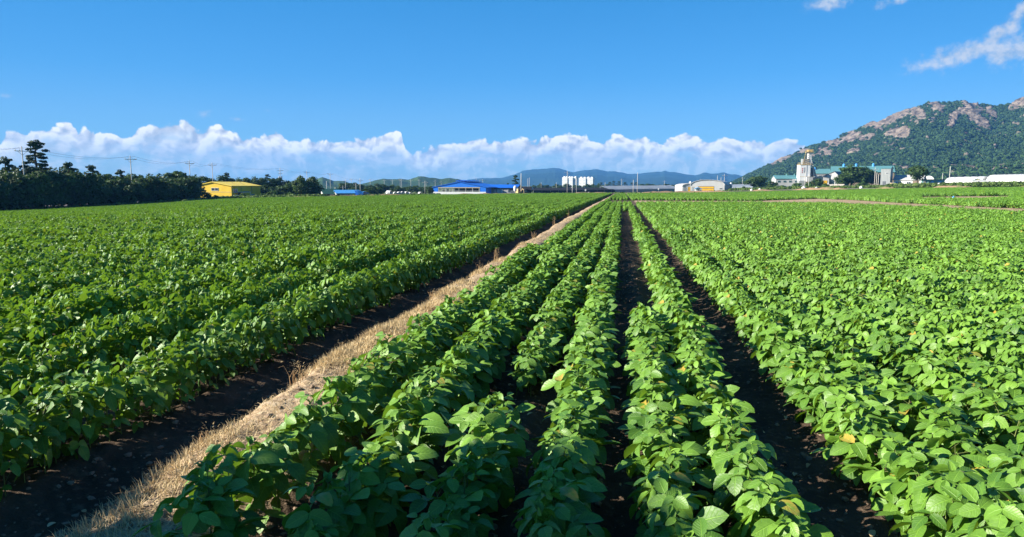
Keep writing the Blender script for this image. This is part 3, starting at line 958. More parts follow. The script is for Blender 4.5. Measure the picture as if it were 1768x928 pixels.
tcn = n.node('ShaderNodeTexCoord'); o_ = tcn.outputs['Object']
rk = n.node('ShaderNodeAttribute'); rk.attribute_name = 'rock'
a1 = n.noise(o_, .022, 6, .62); a2 = n.noise(o_, .11, 6, .65); a3 = n.noise(n.vm('MULTIPLY', o_, (1, 1, .5)), .06, 8, .7)
rockc = n.mix(n.step(a2, .38, .66), (.155, .122, .096), (.275, .22, .175))
rockc = n.mix(n.m('MULTIPLY', n.step(a3, .49, .56), .85), rockc, (.055, .045, .04))
forest = n.mix(n.step(a1, .35, .65), (.020, .046, .016), (.045, .085, .024))
forest = n.mix(n.m('MULTIPLY', n.step(a2, .45, .7), .5), forest, (.060, .10, .03))
principled(n, out, n.mix(rk.outputs['Fac'], forest, rockc), .9, .1, 0, bump(n, n.m('ADD', a2, a3), 1.0, 3.0))
MV, MROCK, MTT, MU = mountain()

M_FOREST = leaf_material('mountain forest', (.020, .046, .015), (.046, .088, .026), None, rough=.8, spec=.1, tfac=.0, objvar=.85)
FSRC = bpy.data.collections.new('forest_pieces')
def clump_mesh(name, n_leaf, r, rz, leafs, mat, seed):
    """a crown for the far forest: many facets around an uneven dome"""
    q = np.random.default_rng(seed)
    acc = new_acc()
    for i in range(n_leaf):
        d = q.normal(size=3); d /= np.linalg.norm(d); d[2] = abs(d[2]) * 1.0 - .15
        rad = (.55 + .5 * q.random())
        p = Vector((d[0] * r * rad, d[1] * r * rad, rz * (.9 + d[2] * rad)))
        nn = Vector((d[0] + q.normal() * .4, d[1] + q.normal() * .4, d[2] + .3 + q.normal() * .4)).normalized()
        a = nn.orthogonal().normalized(); b_ = nn.cross(a)
        s_ = leafs * q.uniform(.6, 1.3)
        b = len(acc['v'])
        an = q.uniform(0, 6.28)
        for k in range(4):
            t = an + k * math.pi / 2
            acc['v'].append(p + a * (s_ * math.cos(t)) + b_ * (s_ * math.sin(t) * .8))
        acc['f'].append((b, b+1, b+2, b+3)); acc['tone'] += [float(np.clip(.35 + .3 * d[2] + q.normal() * .2, 0, 1))] * 4
    return leaf_mesh(name, acc, mat)
for k in range(5):
    o = bpy.data.objects.new('forest_%02d' % k, clump_mesh('forest_crown', 42, 2.5, 2.6, 1.1, M_FOREST, 50 + k)); FSRC.objects.link(o)
nv, nu = MROCK.shape
N_F = 46000
fi = rng.random(N_F) ** .85 * (1.03 / 1.35) * (nv - 2); fj = rng.random(N_F) * (nu - 2)
i0 = fi.astype(int); j0 = fj.astype(int); fu = (fi - i0)[:, None]; fv = (fj - j0)[:, None]
PTS = (MV[i0, j0] * (1-fu) * (1-fv) + MV[i0+1, j0] * fu * (1-fv) + MV[i0, j0+1] * (1-fu) * fv + MV[i0+1, j0+1] * fu * fv)
keep = (MROCK[i0, j0] < .35) & (np.hypot(PTS[:, 0], PTS[:, 1]) > 700)
PTS = PTS[keep]
nF = len(PTS)
me = bpy.data.meshes.new('mountain_forest'); me.from_pydata((PTS - np.array([0, 0, 1.2])).tolist(), [], [])
point_attr(me, 'rot', np.stack([np.zeros(nF), np.zeros(nF), rng.uniform(0, 6.28, nF)], 1), 'FLOAT_VECTOR')
point_attr(me, 'variant', rng.integers(0, 5, nF), 'INT')
point_attr(me, 'size', np.repeat(rng.uniform(.4, 1.35, (nF, 1)), 3, 1), 'FLOAT_VECTOR')
mf = new_obj('mountain_forest', me); tag(mf, 'dense green forest covering the slopes of the rocky mountain', 'forest', None, 'stuff')
md = mf.modifiers.new('trees', 'NODES'); md.node_group = scatter_group('forest trees', FSRC)

M_HILL, n, out = material('wooded hills')
tcn = n.node('ShaderNodeTexCoord'); o_ = tcn.outputs['Object']
a1 = n.noise(o_, .012, 6, .65); a2 = n.noise(o_, .05, 5, .65)
c = n.mix(n.step(a1, .35, .65), (.020, .045, .018), (.045, .082, .026))
c = n.mix(n.m('MULTIPLY', n.step(a2, .45, .7), .6), c, (.055, .095, .03))
principled(n, out, c, .95, .08, 0, bump(n, n.m('ADD', a1, a2), 1.0, 8.0))
M_FARHILL, n, out = material('far forested mountains')
tcn = n.node('ShaderNodeTexCoord')
a1 = n.noise(tcn.outputs['Object'], .004, 5, .6)
principled(n, out, n.mix(n.step(a1, .3, .7), (.012, .030, .022), (.022, .044, .026)), .95, .05)
def hills(name, prof, D, depth, seed, rough, mat=None, nu=420, nv=60):
    uu = np.array([az_of(p) for p, q in prof]); th = np.array([tan_el(p, q) for p, q in prof])
    u = np.linspace(uu[0], uu[-1], nu); t = np.linspace(0, 1.5, nv)
    Ug, Tg = np.meshgrid(u, t)
    dd = D - depth + depth * Tg
    X = dd * np.sin(Ug); Y = dd * np.cos(Ug)
    top = HCAM + np.interp(Ug, uu, th) * D
    z0 = -8.0
    pr = np.where(Tg <= 1, np.sin(np.clip(Tg, 0, 1) * math.pi / 2) ** 1.15, 1 - (Tg - 1) * 1.2)
    Z = z0 + (top - z0) * pr
    ins = np.sin(np.clip(Tg, 0, 1) * math.pi)
    L = depth * .35
    Z = Z + ins * np.clip((top - z0) / (rough * 3), 0, 1) * (fbm(X / L, Y / L, 5, seed) - .5) * rough * 2.2
    Z = Z + (fbm(Ug * D / (rough * .5), Tg * 9, 3, seed + 5) - .5) * rough * .12
    V = np.stack([X.ravel(), Y.ravel(), Z.ravel()], 1)
    i = np.arange(nv - 1)[:, None] * nu; j = np.arange(nu - 1)[None, :]
    Q = np.stack([i + j, i + j + 1, i + nu + j + 1, i + nu + j], 2).reshape(-1, 4)
    o = new_obj(name, mesh_from(name, V, Q.tolist(), mat or M_HILL, True)); o['kind'] = 'structure'
    return o
hills('hills', [(500,322),(530,318),(545,311),(552,307.5),(557,306),(566,309),(576,313),(585,312.5),(594,313),(604,317),(620,319),(634,316),(650,311.5),(662,309.5),(676,310.5),(690,309.5),(705,311),(716,308),(722,305.5),(732,306),(742,308),(752,309),
                (762,311),(776,309.5),(790,311),(805,314),(820,317),(845,321)], 1500, 500, 301, 14)
hills('mountains', [(700,322),(760,318),(800,312),(820,309.5),(840,308),(865,308),(878,305),(886,302.5),(900,297),(908,294.5),(920,293.5),(945,292),(950,291),(957,290),(965,291),(973,293.5),(980,296),(990,298),(1000,296),(1008,294.5),(1020,294),(1030,293),
                (1040,295),(1048,297),(1058,296.8),(1070,298.5),(1090,302),(1103,301),(1116,299.5),(1130,298),(1140,297.5),(1147,295.5),(1155,297.5),(1168,299),(1185,302),(1200,303.5),(1215,300),(1228,301),(1240,300.5),(1249,299),(1256,302),(1268,302),(1285,306),(1320,314),(1380,321)],
      5000, 1800, 401, 60, M_FARHILL)

# ------------------------------------------------------------------ roads
def strip(name, pts, w0, mat, lift=.05):
    """a road of width w0 along ground points"""
    P_ = []
    for i in range(len(pts) - 1):
        a, b = pts[i], pts[i+1]; k = max(2, int((b - a).length / 4))
        for j in range(k): P_.append(a.lerp(b, j / k))
    P_.append(pts[-1])
    vs = []; fs = []
    for i, p in enumerate(P_):
        d = (P_[min(i+1, len(P_)-1)] - P_[max(i-1, 0)]); d.z = 0; d.normalize(); s_ = Vector((d.y, -d.x, 0))
        for k in (-1, 1):
            q = p + s_ * (w0 / 2 * k); vs.append((q.x, q.y, gz(q.x, q.y) + lift))
    fs = [(2*i, 2*i+1, 2*i+3, 2*i+2) for i in range(len(P_) - 1)]
    o = new_obj(name, mesh_from(name, [tuple(v) for v in vs], fs, mat)); o['kind'] = 'structure'
    return o
M_ROAD = paint('pale farm road', (.36, .34, .31), .9, .15, .35, .3)
M_EARTH, n, out = material('bare earth bank')
tcn = n.node('ShaderNodeTexCoord')
q1 = n.noise(tcn.outputs['Object'], .35, 6, .65); q2 = n.noise(tcn.outputs['Object'], 3, 5, .65)
c = n.mix(n.step(q2, .35, .7), (.20, .125, .075), (.36, .25, .16))
c = n.mix(n.m('MULTIPLY', n.step(q1, .50, .60), .8), c, (.10, .14, .04))
principled(n, out, c, .95, .1)
def gp(px, D): return ground_at(px, D)
ROADPTS = [(-260, 118), (0, 124), (200, 140), (330, 152), (440, 160), (560, 172), (700, 190), (780, 205), (880, 218), (1000, 235), (1090, 250), (1200, 260), (1300, 258), (1400, 240), (1500, 220), (1600, 205), (1768, 190), (2000, 170)]
strip('road', [gp(*p) for p in ROADPTS], 5.0, M_ROAD, .16)
# low earth banks beside the road
def bank(name, pts, w0, h, mat):
    P_ = []
    for i in range(len(pts) - 1):
        a, b = pts[i], pts[i+1]; k = max(2, int((b - a).length / 1.5))
        for j in range(k): P_.append(a.lerp(b, j / k))
    P_.append(pts[-1]); vs = []; fs = []
    m_ = 7
    for i, p in enumerate(P_):
        d = (P_[min(i+1, len(P_)-1)] - P_[max(i-1, 0)]); d.z = 0; d.normalize(); s_ = Vector((d.y, -d.x, 0))
        e = min(1, i / 3, (len(P_) - 1 - i) / 3)
        for k in range(m_):
            f = k / (m_ - 1) * 2 - 1
            q = p + s_ * (w0 / 2 * f)
            hh = h * (1 - f * f) * e * random.uniform(.55, 1.2)
            vs.append((q.x, q.y, gz(q.x, q.y) + hh - .12))
    for i in range(len(P_) - 1):
        for k in range(m_ - 1): fs.append((i*m_+k, i*m_+k+1, (i+1)*m_+k+1, (i+1)*m_+k))
    o = new_obj(name, mesh_from(name, vs, fs, mat, True)); o['kind'] = 'structure'
for pts in ([(470, 155), (560, 164), (650, 176), (725, 186)], [(770, 196), (850, 206), (935, 216)], [(980, 224), (1060, 238)], [(1100, 243), (1180, 250), (1265, 248)], [(1290, 247), (1340, 243)], [(1366, 240), (1420, 232), (1470, 222)], [(1500, 214), (1560, 205)], [(1600, 200), (1680, 190), (1710, 187)], [(1740, 184), (1900, 170)]):
    bank('earth_bank', [gp(*p) for p in pts], 3.4, .75, M_EARTH)

# ------------------------------------------------------------------ trees
def crown_mesh(name, lobes, n_leaf, leafs, mat, seed, hang=.0):
    """leaf clusters spread over and through uneven lobes (x, y, z, rx, rz)"""
    q = np.random.default_rng(seed); acc = new_acc()
    wts = np.array([l[3] ** 2 for l in lobes]); wts = wts / wts.sum()
    ltone = q.uniform(-.16, .16, len(lobes))
    for i in range(n_leaf):
        li = q.choice(len(lobes), p=wts); lx, ly, lz, rx, rz = lobes[li]
        d = q.normal(size=3); d /= np.linalg.norm(d)
        rad = q.uniform(.55, 1.08) if q.random() < .8 else q.uniform(.1, .6)
        p = Vector((lx + d[0] * rx * rad, ly + d[1] * rx * rad, lz + d[2] * rz * rad))
        nn = Vector((d[0] + q.normal() * .55, d[1] + q.normal() * .55, d[2] + .45 + q.normal() * .45)).normalized()
        a = nn.orthogonal().normalized(); b_ = nn.cross(a); an = q.uniform(0, 6.28)
        s_ = leafs * q.uniform(.55, 1.35); b = len(acc['v']); k_ = 5
        for k in range(k_):
            t = an + k * 2 * math.pi / k_; rr = s_ * (1.0 if k % 2 == 0 else .62)
            acc['v'].append(p + a * (rr * math.cos(t)) + b_ * (rr * math.sin(t)) + nn * (q.normal() * s_ * .18))
        acc['f'].append(tuple(b + k for k in range(k_)))
        acc['tone'] += [float(np.clip(.45 + ltone[li] + q.normal() * .2, 0, .97))] * k_
    me = leaf_mesh(name, acc, mat)
    me.polygons.foreach_set('use_smooth', [False] * len(me.polygons))
    return me
def trunk_mesh(h, r, branches, seed, mat=M_BARK, lean=0.0):
    q = random.Random(seed); m_ = MB()
    pts = [Vector((0, 0, -.3))]; n_ = 5
    for i in range(1, n_ + 1):
        pts.append(Vector((lean * h * i / n_ + q.gauss(0, .03 * h / 3), q.gauss(0, .03 * h / 3), h * i / n_)))
    m_.path(pts, [r * (1.25 - .9 * i / n_) for i in range(n_ + 1)], 7)
    for (t, p) in branches:
        k = min(n_ - 1, int(t * n_)); b = pts[k].lerp(pts[k+1], t * n_ - k); e = Vector(p)
        mid = b.lerp(e, .5) + Vector((0, 0, .06 * (e - b).length))
        rr = r * .42 * (1.1 - t)
        m_.path([b, mid, e], [rr, rr * .7, rr * .3], 5)
    return mesh_from('trunk', m_.v, m_.f, mat, True)
def broad_tree(h, w_, bare, seed, n_leaf, leafs, mat=M_CROWN, n_l=16):
    q = random.Random(seed); lobes = []; br = []
    ch = h * (1 - bare)
    for i in range(n_l):
        a = q.uniform(0, 6.28); zt = q.random()
        env = math.sin(math.pi * (.16 + .74 * zt)) ** .8
        rr = w_ * .5 * env * math.sqrt(q.random()) * .85
        rl = w_ * q.uniform(.15, .25) * (1.1 - .35 * zt)
        z = h * bare + ch * (.14 + .72 * zt)
        lobes.append((math.cos(a) * rr, math.sin(a) * rr, z, rl, rl * q.uniform(.62, .85)))
        if i % 2 == 0: br.append((q.uniform(.35, .9), (math.cos(a) * rr * .8, math.sin(a) * rr * .8, z - rl * .1)))
    lobes.append((0, 0, h * bare + ch * .55, w_ * .27, ch * .30)); lobes.append((q.uniform(-.1, .1) * w_, 0, h - ch * .16, w_ * .17, ch * .15))
    return crown_mesh('crown', lobes, n_leaf, leafs, mat, seed), trunk_mesh(h * .72, .035 * h * .7, br, seed)
def pine_tree(h, w_, bare, seed, n_leaf, leafs, n_pad=14, lean=.03, pad=1.0):
    q = random.Random(seed); lobes = []; br = []
    for i in range(n_pad):
        t = bare + (1 - bare) * (i + .5) / n_pad
        a = i * 2.4 + q.uniform(-.5, .5); reach = w_ * .5 * (1.08 - .78 * (t - bare) / (1 - bare)) * q.uniform(.55, 1.1)
        x, y, z = math.cos(a) * reach * .68 + lean * h * t, math.sin(a) * reach * .68, h * t + reach * .10
        rl = max(.09 * w_ * pad, reach * q.uniform(.34, .5) * pad)
        lobes.append((x, y, z, rl, rl * .30))
        if q.random() < .7: lobes.append((x * .55 + q.gauss(0, .2), y * .55 + q.gauss(0, .2), z + rl * .15, rl * .7, rl * .22))
        br.append((t * .97, (x, y, z - .03 * h)))
    lobes.append((lean * h, 0, h * .97, w_ * .13, w_ * .10))
    return crown_mesh('crown', lobes, n_leaf, leafs, M_PINE, seed), trunk_mesh(h * .97, .022 * h, br, seed, M_BARK, lean)
TREE_V = [broad_tree(8.0, 7.6, .12, 100 + k, 2300, .30) for k in range(5)]
PINE_V = [pine_tree(9.0, 6.0, .25, 200 + k, 1500, .22) for k in range(3)]
BUSH_V = [broad_tree(2.2, 3.0, -.05, 300 + k, 800, .15, M_BUSH, 10) for k in range(3)]
def put_tree(meshes, name, label, cat, loc, rz, sc, group=None):
    r = thing(name, label, cat, loc, rz, group)
    r.scale = (sc, sc, sc) if isinstance(sc, (int, float)) else sc
    new_obj('crown', meshes[0], r); new_obj('trunk', meshes[1], r)
    return r
def tree_px(kind, px, ytop, D, label, name='broadleaf_tree', cat='tree', group=None, wpx=None, seed=None):
    """a tree of the given apparent height standing at distance D"""
    src, h0, w0 = {'b': (TREE_V, 8.0, 7.6), 'p': (PINE_V, 9.0, 6.0), 's': (BUSH_V, 2.2, 3.0)}[kind]
    g_ = ground_at(px, D); h = at(px, ytop, D).z - g_.z
    s_ = h / h0
    sw = s_ if wpx is None else wpx * D / F / w0
    return put_tree(src[random.randrange(len(src))], name, label, cat, g_, random.uniform(0, 6.28), (sw, sw, s_), group)

# the dark wood along the left edge of the field
prof_x = [-160, 0, 60, 100, 130, 160, 200, 230, 260, 300, 345, 400, 450, 480, 520]
prof_y = [288, 292, 291, 290, 291, 296, 303, 303, 299, 299, 301, 304, 305, 309, 311]
for i, px in enumerate(np.arange(-150, 334, 17.0)):
    px += random.uniform(-4, 4); D = np.interp(px, [-150, 0, 345], [128, 134, 172]) + random.uniform(-2, 3)
    tree_px('b', px, np.interp(px, prof_x, prof_y) + random.uniform(1, 9), D, 'dark green tree in the front line of the wood left of the yellow warehouse', group='front trees of the wood', wpx=random.uniform(44, 56))
for i, px in enumerate(np.arange(-140, 340, 21.0)):
    px += random.uniform(-5, 5); D = np.interp(px, [-150, 0, 345], [140, 146, 184]) + random.uniform(-2, 3)
    tree_px('b', px, np.interp(px, prof_x, prof_y) + random.uniform(-5, 5), D, 'tree crown rising in the second line of the wood behind its front trees', group='second line trees of the wood', wpx=random.uniform(44, 58))
for px in np.arange(352, 520, 15.0):
    px += random.uniform(-4, 4)
    tree_px('b', px, np.interp(px, prof_x, prof_y) + random.uniform(-3, 5), random.uniform(225, 240), 'dark tree behind the roof of the yellow warehouse', group='trees behind the yellow warehouse', wpx=random.uniform(32, 42))
for px, yt in [(456, 318), (470, 322), (487, 320), (500, 316)]:
    tree_px('b', px, yt, random.uniform(200, 215), 'lower dense tree between the yellow warehouse and the green roofed house', group='lower trees past the warehouse', wpx=random.uniform(30, 38))
for px in np.arange(590, 748, 12.0):
    px += random.uniform(-3, 3)
    tree_px('b', px, np.interp(px, [585, 640, 700, 745], [314, 317, 319, 322]) + random.uniform(-2, 4), random.uniform(330, 360), 'distant tree in the low belt between the blue roofed house and blue barn', group='distant trees before the hills', wpx=random.uniform(22, 28))
tree_px('b', 520, 303, 188, 'tall bushy tree left of the green roofed house, the left of two', wpx=32)
tree_px('b', 539, 304, 190, 'tall bushy tree touching the green roofed house, the right of two', wpx=34)
tree_px('b', 640, 322, 250, 'round dark tree left of the white wrapped bales', wpx=24)
tree_px('b', 654, 323, 252, 'smaller round tree nearest the white wrapped bales', wpx=20)
tree_px('b', 741, 322, 262, 'single bushy tree at the left corner of the blue barn', wpx=14)
# pines standing above the wood
def big_pine():
    D = 148; g_ = ground_at(66, D); h = at(66, 246, D).z - g_.z
    m_ = pine_tree(h, h * .66, .40, 402, 5200, .20, 30, .02, .72)
    put_tree(m_, 'pine_tree', 'tall layered pine rising high above the wood beside the first utility pole', 'pine tree', g_, 2.2, 1.0)
big_pine()
for px, yt, D, lb in [(9, 275, 150, 'pine crown at the left end of the wood'), (24, 290, 152, 'low pine top just left of the first utility pole'), (120, 283, 152, 'reddish thin pine top right of the tall layered pine'), (161, 288, 154, 'full pine top halfway between the first two utility poles'),
                      (206, 296, 158, 'pine top left of the second utility pole'), (393, 300, 236, 'pine top straight above the yellow warehouse'), (305, 298, 186, 'pine top left of the third utility pole'), (463, 302, 240, 'pine top right of the yellow warehouse roof')]:
    tree_px('p', px, yt, D, lb, 'pine_tree', 'pine tree', 'small pines above the wood')
# shrubs round the yard of the yellow warehouse and along the road
for i, (px, yt, D, wp, lb) in enumerate([(358, 332, 182, 16, 'leafy shrub under the left corner of the yellow warehouse'), (372, 337, 178, 14, 'low shrub before the bright wall of the yellow warehouse'), (384, 338, 177, 12, 'small shrub at the near corner of the yellow warehouse'),
        (343, 340, 176, 10, 'low shrub between the white truck and yellow warehouse'), (418, 334, 181, 18, 'shrub before the shaded wall of the yellow warehouse'), (452, 334, 184, 18, 'grey green shrub at the right end of the yellow warehouse'), (470, 330, 186, 24, 'broad shrub right of the yellow warehouse'),
        (500, 331, 184, 24, 'big low shrub left of the two tall bushy trees'), (518, 337, 180, 16, 'bright low shrub under the two tall bushy trees'), (548, 337, 182, 12, 'shrub beside the green roofed house wall')]):
    tree_px('s', px, yt, D, lb, 'shrub', 'shrub', wpx=wp)
# middle distance
tree_px('b', 877, 316, 330, 'narrow dark conifer like tree behind the right end of the blue barn', wpx=8)
def spreading():
    D = 345; g_ = ground_at(890, D); h = at(890, 304, D).z - g_.z
    m_ = pine_tree(h, 21 * D / F, .40, 411, 1300, .32, 9, .0)
    put_tree(m_, 'pine_tree', 'open umbrella shaped tree standing alone between blue barn and black nets', 'pine tree', g_, .4, 1.0)
spreading()
for px in np.arange(925, 1050, 11.0):
    tree_px('b', px + random.uniform(-3, 3), 318 + random.uniform(-2.5, 2.5), random.uniform(560, 620), 'low tree behind the black shade nets at the foot of the apartments', group='low trees below the apartments', wpx=random.uniform(13, 18))
for px in np.arange(1040, 1300, 10.0):
    tree_px('p' if px < 1110 else 'b', px + random.uniform(-3, 3), np.interp(px, [1030, 1060, 1090, 1125, 1200, 1300], [317, 314, 314.5, 318, 317, 314]) + random.uniform(-1, 1.5), random.uniform(640, 690), 'far dark tree in the belt behind the grey shade nets', group='far trees behind the grey nets', wpx=random.uniform(14, 19))
# by the mill
for px, yt, D, wp, lb in [(1309, 303, 330, 38, 'round leafy tree left of the teal roofed mill hall'), (1332, 313, 325, 22, 'smaller tree between the round leafy tree and the mill hall'),
      (1470, 284, 330, 50, 'largest dark tree in the clump hiding the teal roofs, its left half'), (1492, 287, 334, 42, 'dark tree forming the right half of the clump hiding the teal roofs'), (1456, 300, 326, 32, 'lower bushy tree at the left foot of the big clump'), (1512, 296, 340, 26, 'tree at the right end of the big clump beside the poles'),
      (1412, 308, 318, 20, 'small tree before the yellow door of the mill')]:
    tree_px('b', px, yt, D, lb, wpx=wp)
for px, yt, D, wp, lb in [(1376, 316, 312, 20, 'shrub in front of the white silo tower'), (1398, 313, 316, 17, 'shrub at the foot of the paired poles by the mill'), (1424, 316, 310, 14, 'shrub right of the small tree by the mill'), (1351, 320, 308, 22, 'low hedge shrub before the mill hall'), (1490, 313, 318, 20, 'bright shrub at the foot of the big tree clump'),
                          (1285, 322, 320, 10, 'small shrub at the end of the grey shade nets')]:
    tree_px('s', px, yt, D, lb, 'shrub', 'shrub', wpx=wp)
tm = broad_tree(8.0, 7.6, .30, 155, 2600, .27)
D_ = 290; g_ = ground_at(1583, D_); h_ = (at(1583, 285, D_).z - g_.z) / 8.0
put_tree(tm, 'broadleaf_tree', 'spreading tree with a clear trunk in front of the silver roofed farmhouse', 'tree', g_, 1.0, (h_ * 1.22, h_ * 1.22, h_))
# unseen tree added behind the camera to shade the nearest field corner
sh = broad_tree(4.5, 4.0, .16, 160, 2600, .20)
put_tree(sh, 'added_shade_tree', 'added unseen tree casting shade on the near field corner', 'tree', (-8.6, -.35, gz(-8.6, -.35)), .3, 1.0)

# green weeds along the far side of the road
WSRC = bpy.data.collections.new('weed_pieces')
for k in range(4):
    o = bpy.data.objects.new('weed_%02d' % k, clump_mesh('weed', 40, .55, .5, .20, M_WEED, 90 + k)); WSRC.objects.link(o)
wp_ = []
def weeds(p0, D0, p1, D1, n_, spread, s0=.6, s1=1.4):
    for i in range(n_):
        t = random.random(); g_ = ground_at(p0 + (p1 - p0) * t, D0 + (D1 - D0) * t + random.gauss(0, spread))
        wp_.append((g_.x, g_.y, g_.z - .1, random.uniform(s0, s1)))
weeds(-150, 127, 340, 166, 900, 2.5, .5, 1.3)
weeds(340, 170, 560, 186, 500, 4)
weeds(520, 188, 760, 240, 500, 10, .4, 1.0)
weeds(1260, 300, 1400, 285, 500, 10, .6, 1.5)
weeds(1400, 292, 1560, 250, 500, 9, .5, 1.3)
weeds(1530, 252, 1800, 215, 1300, 7, .6, 1.7)
weeds(900, 232, 1290, 285, 500, 9, .3, .8)
weeds(860, 214, 905, 216, 60, 1.0, .4, .8)
W_ = np.array(wp_)
me = bpy.data.meshes.new('roadside_weeds'); me.from_pydata(W_[:, :3].tolist(), [], [])
nW = len(W_)
point_attr(me, 'rot', np.stack([np.zeros(nW), np.zeros(nW), rng.uniform(0, 6.28, nW)], 1), 'FLOAT_VECTOR')
point_attr(me, 'variant', rng.integers(0, 4, nW), 'INT'); point_attr(me, 'size', np.repeat(W_[:, 3:4], 3, 1), 'FLOAT_VECTOR')
ww = new_obj('roadside_weeds', me); tag(ww, 'rough green weeds growing along the far side of the farm road', 'weeds', None, 'stuff')
md = ww.modifiers.new('weeds', 'NODES'); md.node_group = scatter_group('weed clumps', WSRC)

# ------------------------------------------------------------------ utility poles and lines
def pole(px, ytop, D, label, arms=1, group=None, r=.125, trans=False, lamp=False):
    g_ = ground_at(px, D); h = at(px, ytop, D).z - g_.z
    t = thing('utility_pole', label, 'utility pole', g_, -az_of(px) + .35, group)
    m_ = MB(); m_.tube((0, 0, -.4), (0, 0, h), r, r * .62, 8); m_.build('shaft', M_POLE, t, True)
    for k in range(arms):
        z = h - .55 - k * 1.1 - (.5 if arms > 1 else .3)
        a = MB(); L = 1.15 if k == 0 else .8
        a.box(-L, L, -.17 - .05, -.17 + .05, z, z + .11); a.tube((-L * .6, -.17, z), (0, -.12, z - .6), .03, .03, 5); a.tube((L * .6, -.17, z), (0, -.12, z - .6), .03, .03, 5)
        ca = a.build('crossarm', M_STEEL, t)
        for x_ in (-L * .92, -L * .35, L * .92):
            i_ = MB().lathe([(.03, z + .11), (.07, z + .15), (.045, z + .19), (.075, z + .24), (.03, z + .34)], x_, -.17, 8)
            i_.build('insulator', M_CERAM, ca, True)
    if trans:
        b = MB(); b.lathe([(.24, h * .62), (.27, h * .63), (.27, h * .62 + .8), (.16, h * .62 + .95)], .42, -.1, 12)
        b.lathe([(.24, h * .62), (.27, h * .63), (.27, h * .62 + .8), (.16, h * .62 + .95)], -.42, -.1, 12)
        b.build('transformer', M_STEEL, t, True)
    if lamp:
        b = MB(); b.tube((0, 0, h - 2.0), (.9, -.2, h - 1.7), .03, .03, 6); b.box(.75, 1.25, -.3, -.1, h - 1.78, h - 1.66); b.build('lamp_arm', M_STEEL, t)
    return g_ + Vector((0, 0, h - .6))
far_lb = 'thin distant utility pole standing among the trees before the wooded hills'
LINE = []
for (px, yt, D, ar, lb) in [(-130, 232, 120, 1, None), (43, 253, 141, 1, 'utility pole at the left of the tall layered pine'), (228, 269, 164, 1, 'tall thin utility pole above the wood right of the tall pine'), (329, 277, 190, 1, 'utility pole rising above the wood left of the yellow warehouse'),
        (368, 281, 222, 1, 'utility pole behind the left end of the yellow warehouse roof'), (484.5, 290, 268, 2, 'double armed utility pole with transformers right of the yellow warehouse'), (530.3, 295, 300, 1, 'utility pole rising between the two tall bushy trees'),
        (570.4, 298.5, 330, 1, 'utility pole in front of the small wooded hill'), (606.6, 308, 400, 1, far_lb), (639.2, 308.6, 420, 1, far_lb), (663.5, 310, 440, 1, far_lb), (691, 309, 430, 1, far_lb)]:
    if lb is None: LINE.append(at(px, yt + 6, D)); continue
    LINE.append(pole(px, yt, D, lb, ar, 'distant poles before the wooded hills' if lb == far_lb else None, trans=(ar == 2)))
for (px, yt, D) in [(596.6, 309.8, 300), (614.5, 316.7, 290), (592, 321, 300), (677.7, 310.4, 440), (693.5, 309.5, 400), (709.4, 309.8, 420), (723.6, 309.8, 430), (735.6, 313.5, 380), (751.4, 311, 400), (761.7, 313, 420)]:
    pole(px, yt, D, far_lb, 1, 'distant poles before the wooded hills')
for (px, yt, D, ar, lb, kw) in [(563.9, 313, 232, 0, 'plain pole just behind the green roofed house', {}), (621.8, 308, 262, 1, 'pole at the right end of the curved blue roof', {}), (733.6, 312.6, 300, 1, 'pole left of the bushy tree by the blue barn', {}),
      (822.7, 309, 420, 1, 'left pole of three behind the blue barn ridge', {}), (828.5, 310.5, 420, 0, 'middle pole of three behind the blue barn ridge', {}), (833.5, 309.5, 420, 1, 'right pole of three behind the blue barn ridge', {}),
      (899.7, 299.8, 246, 0, 'tall bare pole beside the white feed bin', {'r': .19}), (911.3, 308.5, 330, 0, 'left pole of a close pair behind the peaked black net', {}), (913.9, 307, 335, 0, 'right pole of a close pair behind the peaked black net', {}), (934.3, 315, 420, 0, 'short pole behind the left part of the black nets', {}), (960.5, 315, 430, 0, 'short pole behind the black nets left of the apartments', {}),
      (979.4, 295.5, 262, 1, 'tall pole with a crossarm in front of the left apartment block', {}), (995.2, 308.5, 290, 0, 'plain pole in the gap between the apartment blocks', {}), (988.2, 322, 255, 0, 'short post below the left apartment block', {'r': .12}), (1044.7, 315, 430, 0, 'short pole right of the apartment blocks', {}),
      (1073.3, 308.9, 420, 1, 'pole behind the left end of the grey nets', {}), (1093.4, 311, 275, 0, 'shorter pole left beside the tall slim pole by the grey nets', {}), (1100.5, 298, 282, 0, 'tall slim pale pole in front of the grey nets', {}), (1147, 312, 470, 1, 'far pole behind the middle of the grey nets', {}), (1209.9, 309, 520, 1, 'far pole behind the two grey barns', {}), (1204, 312, 530, 0, 'faint far pole left of the one behind the grey barns', {}),
      (1238.3, 303.4, 340, 0, 'bare pole behind the larger grey barn', {}), (1244.5, 306.8, 350, 0, 'shorter bare pole behind the larger grey barn', {}), (1250.2, 300.7, 318, 1, 'pole with crossarm at the right end of the larger grey barn', {}), (1281.7, 306, 420, 1, 'pole right of the grey barns at the foot of the mountain', {}),
      (1389.4, 297.5, 312, 0, 'left pole of the pair in front of the silo tower', {}), (1396, 301, 314, 0, 'right pole of the pair in front of the silo tower', {}), (1509.7, 289.6, 300, 1, 'tallest of three poles right of the big tree clump', {}), (1512.8, 298, 302, 0, 'middle pole of three right of the big tree clump', {}), (1516, 301, 304, 0, 'shortest of three poles right of the big tree clump', {}),
      (1638.5, 287.6, 262, 0, 'street lamp pole at the left end of the long white greenhouse', {'lamp': True}), (1626.4, 299.4, 300, 0, 'short pole behind the teal walled shed', {})]:
    pole(px, yt, D, lb, ar, None, **kw)
